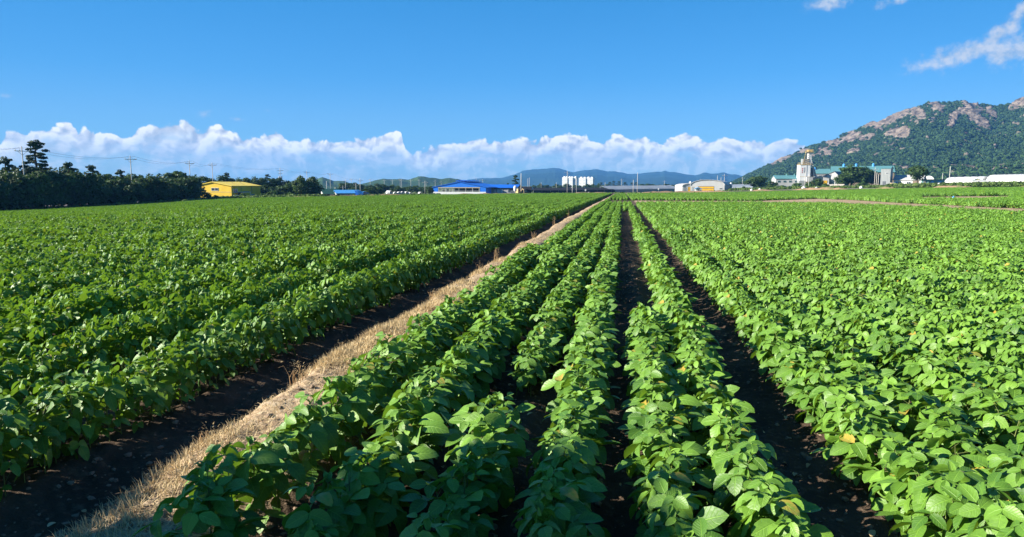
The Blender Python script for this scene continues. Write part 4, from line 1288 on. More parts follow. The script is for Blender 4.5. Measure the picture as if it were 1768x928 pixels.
def cable(p0, p1, sag, label, r=.017):
    cu = MB(); n_ = 10; pts = []
    for i in range(n_ + 1):
        t = i / n_; q = p0.lerp(p1, t); q.z -= sag * 4 * t * (1 - t); pts.append(q - p0)
    cu.path(pts, [r] * (n_ + 1), 4)
    o = cu.build('power_cable', M_WIRE); o.location = p0
    tag(o, label, 'power cable', 'cables between the poles above the wood')
for i in range(len(LINE) - 1):
    for k, dz_ in enumerate((.42, .40) if i < 7 else (.4,)):
        off = Vector(((.9, -.6, .1)[k], 0, dz_))
        cable(LINE[i] + off, LINE[i+1] + off, .9 + .2 * k, 'thin sagging power cable strung between the utility poles above the dark wood')
for y0, y1 in ((301, 295), (304, 299)):
    cable(at(1640, y0, 262), at(1790, y1, 250), .6, 'thin power cable running right from the street lamp pole', .016)
cable(at(1517, 305, 304), at(1638, y0 - 1, 262), .6, 'thin power cable between the pole trio and the street lamp pole', .016)

# ------------------------------------------------------------------ buildings
def frame_at(px, D, turn=0.0):
    """origin on the ground and heading so that local -y looks back along the line of sight, turned by `turn`"""
    return ground_at(px, D), -az_of(px) + turn
def gable(root, W, L, eave, ridge, wall_m, roof_m, over=.35, off=0.0, thick=.14, sink=.5):
    """gable ends on local -y/+y, ridge along y; `off` shifts the ridge sideways"""
    MB().prism([(-W/2, -sink), (W/2, -sink), (W/2, eave), (off, ridge), (-W/2, eave)], -L/2, L/2).build('wall', wall_m, root)
    r = MB()
    for s_ in (-1, 1):
        ex = s_ * W / 2; dxx = ex - off; sl_ = (eave - ridge) / abs(dxx)
        xo = ex + s_ * over; zo = eave + sl_ * over
        g0 = .006
        r.prism([(off, ridge + g0), (xo, zo + g0), (xo, zo + g0 + thick), (off, ridge + thick * 1.15)] if s_ > 0 else [(off, ridge + g0), (off, ridge + thick * 1.15), (xo, zo + g0 + thick), (xo, zo + g0)], -L/2 - over, L/2 + over)
    return r.build('roof', roof_m, root)
def window(root, side, u, z, w_, h, pos, frame_m=None, glass_m=None, name='window', sash=True):
    """window on wall: side 'f' (y=-pos, u=x), 'r' (x=+pos, u=y), 'l' (x=-pos, u=y)"""
    frame_m = frame_m or M_WHITE; glass_m = glass_m or M_GLASS
    t = .07; f = MB(); p = MB()
    def bx(mb, a0, a1, b0, b1, d0, d1):
        if side == 'f': mb.box(a0, a1, -pos - d1, -pos - d0, b0, b1)
        elif side == 'r': mb.box(pos + d0, pos + d1, a0, a1, b0, b1)
        else: mb.box(-pos - d1, -pos - d0, a0, a1, b0, b1)
    x0, x1, z0, z1 = u - w_/2, u + w_/2, z - h/2, z + h/2
    bx(f, x0, x1, z0, z0 + t, .0, .08); bx(f, x0, x1, z1 - t, z1, .0, .08)
    bx(f, x0, x0 + t, z0 + t, z1 - t, .0, .08); bx(f, x1 - t, x1, z0 + t, z1 - t, .0, .08)
    if sash: bx(f, u - t/2, u + t/2, z0 + t, z1 - t, .0, .07)
    fo = f.build(name, frame_m, root)
    bx(p, x0 + t, (u - t/2) if sash else x1 - t, z0 + t, z1 - t, .005, .03)
    if sash: bx(p, u + t/2, x1 - t, z0 + t, z1 - t, .005, .03)
    p.build('pane', glass_m, fo)
    return fo
def panel(root, name, mat, side, u0, u1, z0, z1, pos, d=.05):
    m_ = MB()
    if side == 'f': m_.box(u0, u1, -pos - d, -pos + .0, z0, z1)
    elif side == 'r': m_.box(pos, pos + d, u0, u1, z0, z1)
    elif side == 'l': m_.box(-pos - d, -pos, u0, u1, z0, z1)
    return m_.build(name, mat, root)

# yellow warehouse: bright gable to the left, shaded long side to the right
D = 190; u_ = D / F
g_, hd = frame_at(399, D, 0)
b = thing('warehouse', 'bright yellow metal warehouse in front of the dark wood', 'warehouse', (0, 0, 0), hd - R(36))
W_b, L_b, e_b, r_b = 10.9, 12.6, 3.55, 4.55
ca, sa = math.cos(hd - R(36)), math.sin(hd - R(36))
# near corner is local (+W/2, -L/2)
cx_, cy_ = W_b / 2, -L_b / 2
b.location = (g_.x - (ca * cx_ - sa * cy_), g_.y - (sa * cx_ + ca * cy_), g_.z)
gable(b, W_b, L_b, e_b, r_b, M_YELLOW, M_YROOF, .25)
window(b, 'f', .6, 2.75, 2.1, .75, L_b/2)
window(b, 'r', -L_b/2 + 1.6, 2.35, 1.6, 1.0, W_b/2)
window(b, 'r', 2.7, .95, 1.3, .9, W_b/2)
panel(b, 'louvre', M_DGREY, 'r', -1.6, 1.2, 2.0, 2.18, W_b/2)
for yy in (-L_b/2 + 4.0, L_b/2 - 4.0): panel(b, 'downpipe', M_DGREY, 'r', yy - .05, yy + .05, 0, e_b - .1, W_b/2, .07)
panel(b, 'door', M_DGREY, 'r', -L_b/2 + 2.6, -L_b/2 + 3.7, 0, 2.0, W_b/2)
cn = MB().box(W_b/2 + .06, W_b/2 + 2.1, -L_b/2 + 1.9, -L_b/2 + 5.2, 1.95, 2.06)
cn.tube((W_b/2 + 2.0, -L_b/2 + 2.0, -.3), (W_b/2 + 2.0, -L_b/2 + 2.0, 1.95), .05, .05, 6); cn.tube((W_b/2 + 2.0, -L_b/2 + 5.1, -.3), (W_b/2 + 2.0, -L_b/2 + 5.1, 1.95), .05, .05, 6)
cn.build('awning', M_WHITE, b)
panel(b, 'base_strip', M_LGREY, 'f', -W_b/2, W_b/2, 2.0, 2.06, L_b/2, .03)
# small clutter in its yard
def crate_pile(px, D, w_, h, mat, name, label, cat):
    g_, hd = frame_at(px, D); t = thing(name, label, cat, g_, hd + .3)
    MB().box(-w_/2, w_/2, -w_/2, w_/2, -.2, h).build('body', mat, t, bevel=.03)
    m_ = MB()
    for k in range(4): m_.box(-w_/2 - .03, w_/2 + .03, -w_/2 - .03, w_/2 + .03, h * (k + .35) / 4, h * (k + .5) / 4)
    m_.build('slats', M_CREAM, t)
    MB().box(-w_/2 - .05, w_/2 + .05, -w_/2 - .05, w_/2 + .05, h, h + .08).build('lid', M_WHITE, t)
crate_pile(386, 179, 1.3, 1.0, M_LGREY, 'storage_bin', 'pale storage bin at the near corner of the yellow warehouse', 'bin')
crate_pile(407, 180, .9, 1.1, M_ORANGE, 'orange_crate', 'orange crate under the white awning of the yellow warehouse', 'crate')
crate_pile(477, 178, .8, .7, M_LGREY, 'equipment_box', 'small grey box beside the broad shrub right of the warehouse', 'box')

def truck(px, D, turn, label, body_m, cargo=True):
    g_, hd = frame_at(px, D, turn)
    t = thing('parked_truck', label, 'truck', g_, hd)
    c = MB()     # cab: front looks to -y
    prof = [(-2.35, .55), (-2.35, 1.05), (-2.15, 1.15), (-1.85, 1.88), (-1.65, 1.96), (-.85, 1.96), (-.75, 1.85), (-.75, .55)]
    c.prism_x(prof, -.82, .82); c.build('cab', body_m, t, bevel=.05)
    w_ = MB(); w_.add([(-.70, -2.14, 1.20), (.70, -2.14, 1.20), (.66, -1.90, 1.78), (-.66, -1.90, 1.78)], [(0, 1, 2, 3)])
    for v in range(4): pass
    w_ = MB(); w_.add([(-.70, -2.16, 1.20), (.70, -2.16, 1.20), (.66, -1.885, 1.80), (-.66, -1.885, 1.80), (-.70, -2.10, 1.20), (.70, -2.10, 1.20), (.66, -1.83, 1.80), (-.66, -1.83, 1.80)], [(0,1,2,3), (7,6,5,4), (0,4,5,1), (1,5,6,2), (2,6,7,3), (3,7,4,0)])
    w_.build('windscreen', M_GLASS, t)
    for s_ in (-1, 1):
        q = MB().box(s_ * .82 - .012, s_ * .82 + .012, -1.8, -.95, 1.22, 1.78); q.build('side_window', M_GLASS, t)
        q = MB().box(s_ * .62 - .14, s_ * .62 + .14, -2.39, -2.34, .72, .90); q.build('headlight', M_WHITE, t)
        q = MB().box(s_ * .95 - .06, s_ * .95 + .06, -1.98, -1.92, 1.25, 1.55); q.tube((s_ * .82, -1.95, 1.5), (s_ * .92, -1.95, 1.5), .02, .02, 5); q.build('mirror', M_ASH, t)
        for yy in (-1.55, 1.45):
            q = MB(); q.tube((s_ * .84, yy, .34), (s_ * .62, yy, .34), .34, .34, 14); wh = q.build('wheel', M_ASH, t)
            q = MB(); q.tube((s_ * .855, yy, .34), (s_ * .84, yy, .34), .19, .19, 10); q.build('rim', M_STEEL, wh)
    MB().box(-.80, .80, -2.42, -2.30, .40, .58).build('bumper', M_DGREY, t)
    MB().box(-.45, .45, -.85, 2.3, .48, .62).build('chassis', M_DGREY, t)
    d = MB(); d.box(-.85, .85, -.68, 2.35, .66, .78)
    d.box(-.85, -.80, -.68, 2.35, .78, 1.15); d.box(.80, .85, -.68, 2.35, .78, 1.15); d.box(-.8, .8, 2.30, 2.35, .78, 1.15); d.box(-.8, .8, -.68, -.62, .78, 1.5)
    d.build('cargo_bed', body_m, t)
    return t
truck(303, 176, -.62, 'pale blue flatbed truck parked under the trees left of the yellow warehouse', paint('pale blue paint', (.30, .40, .55), .35, .5, .08, .5)).scale = (.92, .92, .92)
def low_shed(px, D, turn, W, L, eave, ridge, wm, rm, label, name='shed', cat='shed', doors=1):
    g_, hd = frame_at(px, D, turn); t = thing(name, label, cat, g_, hd)
    gable(t, W, L, eave, ridge, wm, rm, .3)
    panel(t, 'door', M_DGREY, 'f', -.45, .45, 0, min(2.0, eave - .1), L/2)
    window(t, 'f', W * .28, eave * .55, min(1.2, W * .2), .8, L/2)
    return t
low_shed(279, 172, .5, 5, 4, 1.7, 2.3, M_LGREY, M_RUST, 'small pale shed glimpsed between the trunks left of the truck')
low_shed(322, 178, .2, 3, 3, 1.6, 2.1, M_WHITE, M_DGREY, 'tiny white hut among the trunks right of the truck', 'hut', 'hut')

# green roofed house, blue roofed house with a curved end
D = 208; g_, hd = frame_at(569, D, R(16)); b = thing('farmhouse', 'white walled farmhouse with a dark green pitched roof', 'house', g_, hd)
u_ = D / F
gable(b, 5.0, 4.4, 1.45, 1.5, M_WHITE, M_DGREEN, .1)
for c in list(b.children): bpy.data.objects.remove(c)
# ridge runs left-right here
def gable_x(root, L, W, eave, ridge, wall_m, roof_m, over=.3, thick=.13, sink=.5):
    """ridge along local x; eaves on -y and +y"""
    MB().prism_x([(-W/2, -sink), (W/2, -sink), (W/2, eave), (0, ridge), (-W/2, eave)], -L/2, L/2).build('wall', wall_m, root)
    r = MB()
    for s_ in (-1, 1):
        sl_ = (eave - ridge) / (W / 2); yo = s_ * (W/2 + over); zo = ridge + sl_ * (W/2 + over)
        poly = [(0, ridge + .006), (yo, zo + .006), (yo, zo + thick), (0, ridge + thick * 1.1)]
        if s_ < 0: poly = poly[::-1]
        r.prism_x(poly, -L/2 - over, L/2 + over)
    return r.build('roof', roof_m, root)
gable_x(b, 4.6, 4.2, 1.15, 2.35, M_WHITE, M_DGREEN, .42)
panel(b, 'door', M_DGREY, 'f', -1.4, -.6, 0, 1.05, 2.1); window(b, 'f', .9, .62, 1.3, .6, 2.1)
MB().box(1.7, 2.1, .2, .6, 2.0, 2.9).build('chimney', M_CONC, b)
D = 206; g_, hd = frame_at(594, D, R(10)); b = thing('farmhouse', 'low farmhouse with a light blue sheet roof right of the green roof', 'house', g_, hd)
gable_x(b, 5.2, 4.2, 1.15, 1.95, M_LGREY, M_LBLUE, .30)
window(b, 'f', 1.1, .62, 1.0, .55, 2.1); window(b, 'f', -.6, .62, .8, .55, 2.1); panel(b, 'door', M_DGREY, 'f', -2.2, -1.4, 0, 1.0, 2.1)
D = 212; g_, hd = frame_at(613, D, R(-18)); b = thing('curved_shed', 'round backed blue metal shed joined to the blue roofed farmhouse', 'shed', g_, hd)
arc = [(1.9 * math.cos(math.pi * k / 12), .5 + 1.55 * math.sin(math.pi * k / 12)) for k in range(13)]
MB().prism([(1.9, -.5)] + arc + [(-1.9, -.5)], -2.2, 2.2).build('shell', M_LBLUE, b)
arc2 = [(1.78 * math.cos(math.pi * k / 12), .45 + 1.45 * math.sin(math.pi * k / 12)) for k in range(13)]
MB().prism([(1.78, -.3)] + arc2 + [(-1.78, -.3)], -2.24, -2.2).build('end_wall', M_BLUE, b)
panel(b, 'door', M_DGREY, 'f', -.5, .5, 0, 1.3, 2.24)
low_shed(628, 222, .1, 2.4, 2.0, 1.0, 1.4, M_LGREY, M_LBLUE, 'small grey blue shed right of the round backed shed')
# white wrapped bales
def bale(px, D, r, L, label, turn):
    g_, hd = frame_at(px, D, turn); t = thing('wrapped_bale', label, 'bale', g_, hd, 'white wrapped bales')
    m_ = MB(); n_ = 18; prof = [(0, -L/2), (r * .92, -L/2), (r, -L/2 + .08), (r * 1.01, 0), (r, L/2 - .08), (r * .92, L/2), (0, L/2)]
    vs = []; fs = []
    for (rr, yy) in prof[1:-1]:
        for i in range(n_):
            a = 2 * math.pi * i / n_; vs.append((rr * math.cos(a), yy, r + rr * math.sin(a) - .05))
    for k in range(len(prof) - 3):
        for i in range(n_): fs.append((k*n_+i, k*n_+(i+1) % n_, (k+1)*n_+(i+1) % n_, (k+1)*n_+i))
    fs.append(tuple(range(n_))); fs.append(tuple(range((len(prof)-3)*n_, (len(prof)-2)*n_))[::-1])
    m_.add(vs, fs); m_.build('wrap', M_FILM, t, True)
    MB().tube((0, -L/2 - .01, r - .05), (0, -L/2 - .03, r - .05), r * .5, r * .5, 12).build('end_fold', M_LGREY, t)
for px, D, r, L, lb, tn_ in [(671.5, 262, .95, 1.8, 'big white wrapped bale at the left end of the bale row', .9), (682, 266, .72, 1.5, 'white wrapped bale second in the row', .2), (688.5, 267, .72, 1.5, 'white wrapped bale third in the row', .3), (694.5, 268, .75, 1.5, 'white wrapped bale in the middle of the row', .2),
      (701, 268, .72, 1.5, 'white wrapped bale fifth in the row', .4), (706.5, 268, .6, 1.4, 'smaller white bale at the right end of the row', .8), (725, 270, .62, 1.5, 'single white wrapped bale alone left of the blue barn', .5)]:
    bale(px, D, r, L, lb, tn_)

# blue barn: open gable front, dark long side to the right
D = 300; u_ = D / F
g_, hd = frame_at(793, D, R(-17)); b = thing('cattle_barn', 'large bright blue open fronted barn with a wide gable', 'barn', g_, hd)
HW, LB, EV, RG = 12.0, 30.0, 2.95, 5.25
y0 = -0.0
r = MB()
for s_ in (-1, 1):
    sl_ = (EV - RG) / HW; xo = s_ * (HW + 1.0); zo = RG + sl_ * (HW + 1.0)
    poly = [(0, RG), (xo, zo), (xo, zo + .22), (0, RG + .24)]
    if s_ < 0: poly = poly[::-1]
    r.prism(poly, -.25, LB)
rf = r.build('roof', M_BROOF, b)
rv = MB()
for s_ in (-1, 1):
    poly = [(0, RG + .75), (s_ * 2.0, RG + .42), (s_ * 2.0, RG + .56), (0, RG + .9)]
    if s_ < 0: poly = poly[::-1]
    rv.prism(poly, 1.0, LB - 1)
for k in range(9): rv.box(-1.9, -1.8, 1.5 + k * 3.3, 1.7 + k * 3.3, RG - .3, RG + .44); rv.box(1.8, 1.9, 1.5 + k * 3.3, 1.7 + k * 3.3, RG - .3, RG + .44)
rv.build('ridge_vent', M_BROOF, rf)
MB().prism([(-HW + 2.2, 2.98), (HW - 2.2, 2.98), (HW - .2, EV + .02), (0, RG - .05), (-HW + .2, EV + .02)], 0, .15).build('gable_panel', M_BLUE, b)
MB().box(-HW, -HW + 2.2, 0, .15, 1.0, 2.98).build('end_panel', M_BLUE, b); MB().box(HW - 2.6, HW, 0, .15, .4, 2.98).build('end_panel', M_BLUE, b)
MB().box(-HW, HW, -.02, .2, -.6, 1.0).build('kerb_wall', M_WHITE, b)
MB().box(-HW + 2.2, HW - 2.6, -.06, .1, 2.62, 2.95).build('header_strip', M_CREAM, b)
MB().box(HW - .15, HW, .2, 9.0, .0, EV).build('side_wall', M_BLUE, b)
for k in range(7):
    x_ = -HW + 2.6 + k * (2 * HW - 5.6) / 6
    MB().box(x_ - .1, x_ + .1, .02, .14, 1.0, 2.62).build('post', M_LGREY, b)
for k in range(6):
    MB().box(-HW + .0, -HW + .2, 2 + k * 5.2, 2.2 + k * 5.2, -.5, EV).build('side_post', M_LGREY, b)
    MB().box(HW - .2, HW, 10 + k * 3.8, 10.2 + k * 3.8, -.5, EV).build('side_post', M_LGREY, b)
MB().box(-HW + .5, HW - .5, LB - .4, LB - .2, -.5, 3.0).build('back_wall', M_DGREY, b)
q = random.Random(5)
fn = MB()
for k in range(26):
    x_ = -HW + 2.6 + q.random() * 18; fn.box(x_, x_ + q.uniform(.1, .7), 2.0 + q.random() * 3, 2.3 + q.random() * 3 + .3, .6, 1.0 + q.random() * 1.1)
fn.build('feed_racks', M_CREAM, b)
fr = MB(); 
for z in (1.25, 1.55): fr.tube((-HW + 2.2, .08, z), (HW - 2.6, .08, z), .035, .035, 6)
fr.build('feed_rail', M_STEEL, b)
# lower wing to the right
g_, hd = frame_at(868, 318, R(-10)); b = thing('barn_wing', 'lower blue roofed barn wing with white panels right of the wide gable', 'barn', g_, hd)
gable_x(b, 15.0, 13.0, 2.7, 4.0, M_DGREY, M_BROOF, .6)
for u0, u1, nm, mt in ((-4.5, -1.8, 'panel', M_WHITE), (-1.5, 1.2, 'panel', M_WHITE), (1.5, 4.2, 'panel', M_LGREY)):
    panel(b, nm, mt, 'f', u0, u1, .2, 1.9, 6.5, .12)
for k in range(5): panel(b, 'post', M_LGREY, 'f', -7.3 + k * 3.6, -7.1 + k * 3.6, 0, 2.6, 6.62, .12)
panel(b, 'kerb_wall', M_WHITE, 'f', -7.5, 5.0, -.5, .35, 6.5, .3)
# feed bins
def feed_bin(px, D, r, h, label):
    g_, hd = frame_at(px, D); t = thing('feed_bin', label, 'feed bin', g_, hd)
    z0 = h * .28
    MB().lathe([(r * .2, z0 * .6), (r, z0 + r * .8), (r, h - r * .75), (r * .75, h - r * .25), (r * .25, h)], 0, 0, 18).build('tank', M_WHITE, t, True)
    l = MB()
    for k in range(4):
        a = math.pi / 4 + k * math.pi / 2; l.tube((r * .8 * math.cos(a), r * .8 * math.sin(a), -.3), (r * .8 * math.cos(a), r * .8 * math.sin(a), z0 + r), .06, .06, 6)
    l.build('legs', M_STEEL, t)
    MB().lathe([(r * .3, h - .03), (r * .3, h + .1), (.05, h + .2)], 0, 0, 12).build('lid', M_STEEL, t)
feed_bin(889.5, 268, .62, 3.2, 'taller white feed bin at the right end of the blue barn'); feed_bin(892.5, 268, .5, 2.6, 'shorter white feed bin touching the taller one')
feed_bin(918.3, 300, .68, 2.6, 'white egg shaped tank at the right end of the peaked black net')
def excavator(px, D):
    g_, hd = frame_at(px, D, .5); t = thing('excavator', 'small yellow excavator parked below the tall bare pole', 'excavator', g_, hd)
    for s_ in (-1, 1):
        MB().prism_x([(-1.1, .05), (1.1, .05), (1.3, .25), (1.1, .45), (-1.1, .45), (-1.3, .25)], s_ * .65 - .18, s_ * .65 + .18).build('track', M_ASH, t)
    MB().box(-.75, .75, -.7, 1.1, .5, 1.05).build('body', M_ORANGE, t, bevel=.06)
    cb = MB().box(-.7, .1, -.6, .4, 1.05, 1.95).build('cab', M_ORANGE, t, bevel=.05)
    MB().box(-.6, 0, -.63, -.6, 1.2, 1.85).build('window', M_GLASS, cb)
    m_ = MB(); m_.path([(.3, -.7, .9), (.3, -1.9, 2.0), (.3, -2.9, 1.5), (.3, -3.1, .5)], [.13, .12, .1, .08], 6); m_.build('boom', M_ORANGE, t)
    MB().prism_x([(-3.4, .1), (-2.9, .1), (-2.85, .55), (-3.2, .6)], .05, .55).build('bucket', M_DGREY, t)
excavator(896, 238)

# black and grey shade nets on posts
def shade_net(p0, D0, p1, D1, h0, h1, depth, mat, label, group, rows=1, name='shade_net', cat='shade net'):
    a = ground_at(p0, D0); c = ground_at(p1, D1); L = (c - a).length; d = (c - a).normalized()
    t = thing(name, label, cat, a, math.atan2(d.y, d.x), group)
    zc = c.z - a.z
    m_ = MB(); n_ = max(6, int(L / 2.5)); vs = []; fs = []
    prof = [(0, h0), (depth * .15, h0 + (h1 - h0) * .3), (depth * .8, h1), (depth, h1 * .96)]
    q = random.Random(int(p0))
    for i in range(n_ + 1):
        for (yy, z) in prof: vs.append((L * i / n_, yy, z + zc * i / n_ + q.gauss(0, .05)))
    for i in range(n_):
        for k in range(3): fs.append((i*4+k, (i+1)*4+k, (i+1)*4+k+1, i*4+k+1))
    b0 = len(vs)      # hanging front curtain
    for i in range(n_ + 1): vs.append((L * i / n_, -.05, zc * i / n_ - .2 + q.uniform(.1, .5)))
    for i in range(n_): fs.append((b0+i, b0+i+1, (i+1)*4, i*4))
    m_.add(vs, fs); o = m_.build('net', mat, t)
    so_ = o.modifiers.new('thickness', 'SOLIDIFY'); so_.thickness = .03
    ps = MB()
    for i in range(0, n_ + 1, 2):
        for yy, z in ((0, h0), (depth, h1)): ps.tube((L * i / n_, yy, zc * i / n_ - .4), (L * i / n_, yy, z + zc * i / n_ - .02), .05, .05, 5)
    ps.build('posts', M_STEEL, t)
    return t
for k in range(6):
    shade_net(921 + k * 1.5, 292 + k * 9, 1062 - k * 3, 330 + k * 8, 1.25 + .05 * k, 2.0 + .1 * k, 6, M_NET, 'long low black shade net in the rows below the apartments', 'black shade nets')
b = thing('peaked_net', 'black net tent with a ridge between the white bins', 'shade net', *frame_at(906, 300))
gable_x(b, 5.6, 7.0, 1.5, 2.9, M_NET, M_NET, .3)
MB().box(-.7, .7, -3.56, -3.5, .9, 1.3).build('patch', M_LGREY, b)
for k in range(4):
    shade_net(1052 - k * 0, 330 + k * 12, 1170, 352 + k * 12, 1.5 + .05 * k, 2.9 + .15 * k, 9, M_GNET, 'long grey shade net sloping behind the slim pole', 'grey shade nets left of the barns')
for k in range(3):
    shade_net(1252, 345 + k * 12, 1300, 340 + k * 12, 1.5, 2.7 + .15 * k, 9, M_GNET, 'grey shade net at the foot of the mountain right of the barns', 'grey shade nets right of the barns')
def notice(px, D, w_, h, z, label, name='notice_board', cat='board'):
    g_, hd = frame_at(px, D); t = thing(name, label, cat, g_, hd)
    MB().box(-w_/2, w_/2, -.04, .04, z, z + h).build('board', M_WHITE, t); MB().tube((0, .06, -.3), (0, .06, z + h), .035, .035, 6).build('post', M_STEEL, t)
notice(1011, 282, .55, .8, .9, 'small white board standing against the black shade nets'); notice(1016, 262, .45, .5, .1, 'low white marker in front of the black shade nets')
notice(1137, 322, .5, .6, 1.1, 'small white board in front of the grey shade nets')

# two grey barns with yellow curtains
def curtain_barn(px, D, turn, W, L, eave, ridge, label, c0, c1):
    g_, hd = frame_at(px, D, turn); t = thing('curtain_barn', label, 'barn', g_, hd)
    n_ = 10; arc = [(W/2 * math.cos(math.pi * k / n_), eave + (ridge - eave) * math.sin(math.pi * k / n_) ** .9) for k in range(n_ + 1)]
    MB().prism([(W/2, -.5)] + arc + [(-W/2, -.5)], -L/2, L/2).build('wall', M_LGREY, t)
    r = MB(); arc_o = [(x * 1.03, z + .12) for x, z in arc]
    for k in range(n_): r.prism([arc[k], arc_o[k], arc_o[k+1], arc[k+1]][::-1], -L/2 - .3, L/2 + .3)
    r.build('roof', M_LGREY, t)
    ho = MB().box(c0 - .12, c1 + .12, -L/2 - .05, -L/2, .35, 2.3).build('opening', M_DGREY, t)
    for z in (.42, 1.35): MB().box(c0, c1, -L/2 - .10, -L/2 - .06, z, z + .72).build('curtain', M_CURTAIN, t)
    panel(t, 'door', M_GREY, 'f', -W/2 + .5, -W/2 + 1.5, 0, 2.0, L/2); window(t, 'f', W/2 - 1.4, 1.2, 1.3, .7, L/2)
curtain_barn(1190, 318, R(8), 9.4, 26, 2.4, 3.7, 'smaller grey barn with a yellow curtained opening', -2.3, 4.0)
curtain_barn(1228, 318, R(-6), 14.0, 30, 2.6, 4.9, 'larger grey barn with a yellow curtained opening', -3.8, 2.7)
low_shed(1206, 300, .1, 2.6, 2.0, 1.3, 1.8, M_WHITE, M_LBLUE, 'small white shed with a light blue roof between the two grey barns')
feed_bin(1262, 330, .6, 3.6, 'white feed bin behind the grey net right of the barns')
feed_bin(1192, 360, .7, 5.0, 'white vent stack behind the smaller grey barn')

# apartment blocks
def apartment(px, D, w_, h, label, steps):
    g_, hd = frame_at(px, D, R(-22)); t = thing('apartment_block', label, 'apartment block', Vector((g_.x, g_.y, g_.z)), hd)
    n_ = len(steps); ww = w_ / n_; dpt = 10
    m_ = MB(); rf = MB()
    for k, st_ in enumerate(steps):
        x0 = -w_/2 + k * ww
        m_.box(x0 + (.01 if k else 0), x0 + ww - .01, st_ * 1.2, dpt + st_ * .4, -2, h - (k % 2) * .35)
        rf.box(x0 + ww * .25, x0 + ww * .75, 3 + st_, 7 + st_, h - (k % 2) * .35 + .01, h + 1.8 - (k % 2) * .3)
    m_.build('wall', paint('white apartment wall ' + label[:5], (.58, .58, .565), .7, .3, .06, .1), t); rf.build('lift_house', M_WHITE, t)
    fl = int(h / 2.9)
    for k, st_ in enumerate(steps):
        x0 = -w_/2 + k * ww
        for f_ in range(fl):
            z = .9 + f_ * 2.9
            if z + 1.5 > h - .6: continue
            for q_ in (.18, .58):
                MB().box(x0 + ww * q_, x0 + ww * (q_ + .24), st_ * 1.2 - .04, st_ * 1.2 + .01, z, z + 1.4).build('window', M_GLASS2, t)
M_GLASS2 = plain('curtained window glass', (.30, .34, .38), .25, .5)
apartment(981.5, 1250, 27, 19, 'left white apartment block with a stepped roofline in front of the blue mountains', [2, 0, 1.5, 0, 2.5])
apartment(1011, 1270, 28, 18.2, 'right white apartment block with a flat roofline in front of the blue mountains', [1, 0, 1.5, .5])

# ------------------------------------------------------------------ the mill under the mountain
D = 350; g_, hd = frame_at(1361, D, R(12)); b = thing('mill_hall', 'long pale hall with a teal roof left of the silo tower', 'hall', g_, hd)
gable_x(b, 13.4, 10, 4.6, 6.1, M_LGREY, M_TEAL, .3)
for k in range(5):
    window(b, 'f', -5.2 + k * 2.5, 3.3, 1.1, .8, 5.0, M_TEAL)
    window(b, 'f', -5.2 + k * 2.5, .95, 1.3, .7, 5.0, M_TEAL)
panel(b, 'sign_panel', M_WHITE, 'f', .6, 2.4, 3.9, 4.45, 5.0, .1); panel(b, 'door', M_TEAL, 'f', 1.8, 2.8, 0, 2.0, 5.0)
for x_ in (-1.0, 2.6): MB().lathe([(.3, 6.05), (.3, 6.6), (.42, 6.65), (.1, 6.95)], x_, 0, 10).build('roof_vent', M_TEAL, b)
D = 345; u_ = D / F
g_, hd = frame_at(1389, D, R(14)); t = thing('silo_tower', 'tall white grain mill tower with a yellow top platform', 'mill tower', g_, hd)
MB().box(-3.0, 1.6, -2.6, 2.8, -.5, 3.4).build('plinth', M_GREY, t)
MB().box(-3.0, 1.6, -2.55, 2.75, 3.4, 10.6).build('silo', M_WHITE, t, bevel=.05)
MB().box(-3.02, 1.62, -2.58, 2.78, 5.2, 5.32).build('belt', M_ORANGE, t)
sg = MB()
def strokes(mb, x_, z, s_, seed):
    q = random.Random(seed); y_ = -2.60
    for k in range(3): mb.box(x_ - s_/2 + q.uniform(0, .1), x_ + s_/2 - q.uniform(0, .1), y_ - .01, y_ + .06, z + k * s_ / 2.6, z + k * s_ / 2.6 + s_ * .16)
    mb.box(x_ - .05, x_ + .05, y_ - .013, y_ + .06, z - s_ * .1, z + s_ * .85)
for k in range(3): strokes(sg, -1.9, 8.7 - k * .85, .55, k)
sg.build('red_lettering', M_RED, t)
sg = MB()
for k in range(3): strokes(sg, -.95, 8.9 - k * .85, .55, 10 + k)
sg.build('dark_lettering', M_DARKSIGN, t)
rl = MB()
for z in (11.1, 11.6):
    rl.tube((-3, -2.6, z), (1.6, -2.6, z), .04, .04, 5); rl.tube((-3, 2.75, z), (1.6, 2.75, z), .04, .04, 5); rl.tube((-3, -2.6, z), (-3, 2.75, z), .04, .04, 5)
for k in range(6): rl.tube((-3 + k * .92, -2.6, 10.6), (-3 + k * .92, -2.6, 11.6), .035, .035, 5)
rl.box(-3.1, 1.7, -2.7, 2.85, 10.6, 10.78); rl.build('railing', M_ORANGE, t)
MB().box(-1.7, 1.2, -1.4, 1.6, 10.78, 13.4).build('machine_house', M_GREY, t)
tw = MB()
for k in range(7):
    z = 10.8 + k * .9
    tw.tube((-1.6 + k * .18, -1.5, z), (1.2, -1.5, z + .9), .05, .05, 5); tw.tube((-1.6 + k * .18, -1.5, z), (-1.6 + (k+1) * .18, -1.5, z + .9), .06, .06, 5)
tw.build('stair_frame', M_ORANGE, t)
MB().box(.7, 2.2, -1.2, .4, -.4, 16.4).build('elevator_shaft', M_WHITE, t)
sh_ = MB()
for k in range(15): sh_.box(.68, 2.22, -1.23, .43, 1 + k * 1.0, 1.06 + k * 1.0)
sh_.build('shaft_joints', M_GREY, t)
tp = MB().box(-.3, 2.9, -1.9, 1.1, 16.4, 16.6)
for z in (17.0, 17.5):
    tp.tube((-.3, -1.9, z), (2.9, -1.9, z), .05, .05, 5); tp.tube((-.3, 1.1, z), (2.9, 1.1, z), .05, .05, 5); tp.tube((-.3, -1.9, z), (-.3, 1.1, z), .05, .05, 5); tp.tube((2.9, -1.9, z), (2.9, 1.1, z), .05, .05, 5)
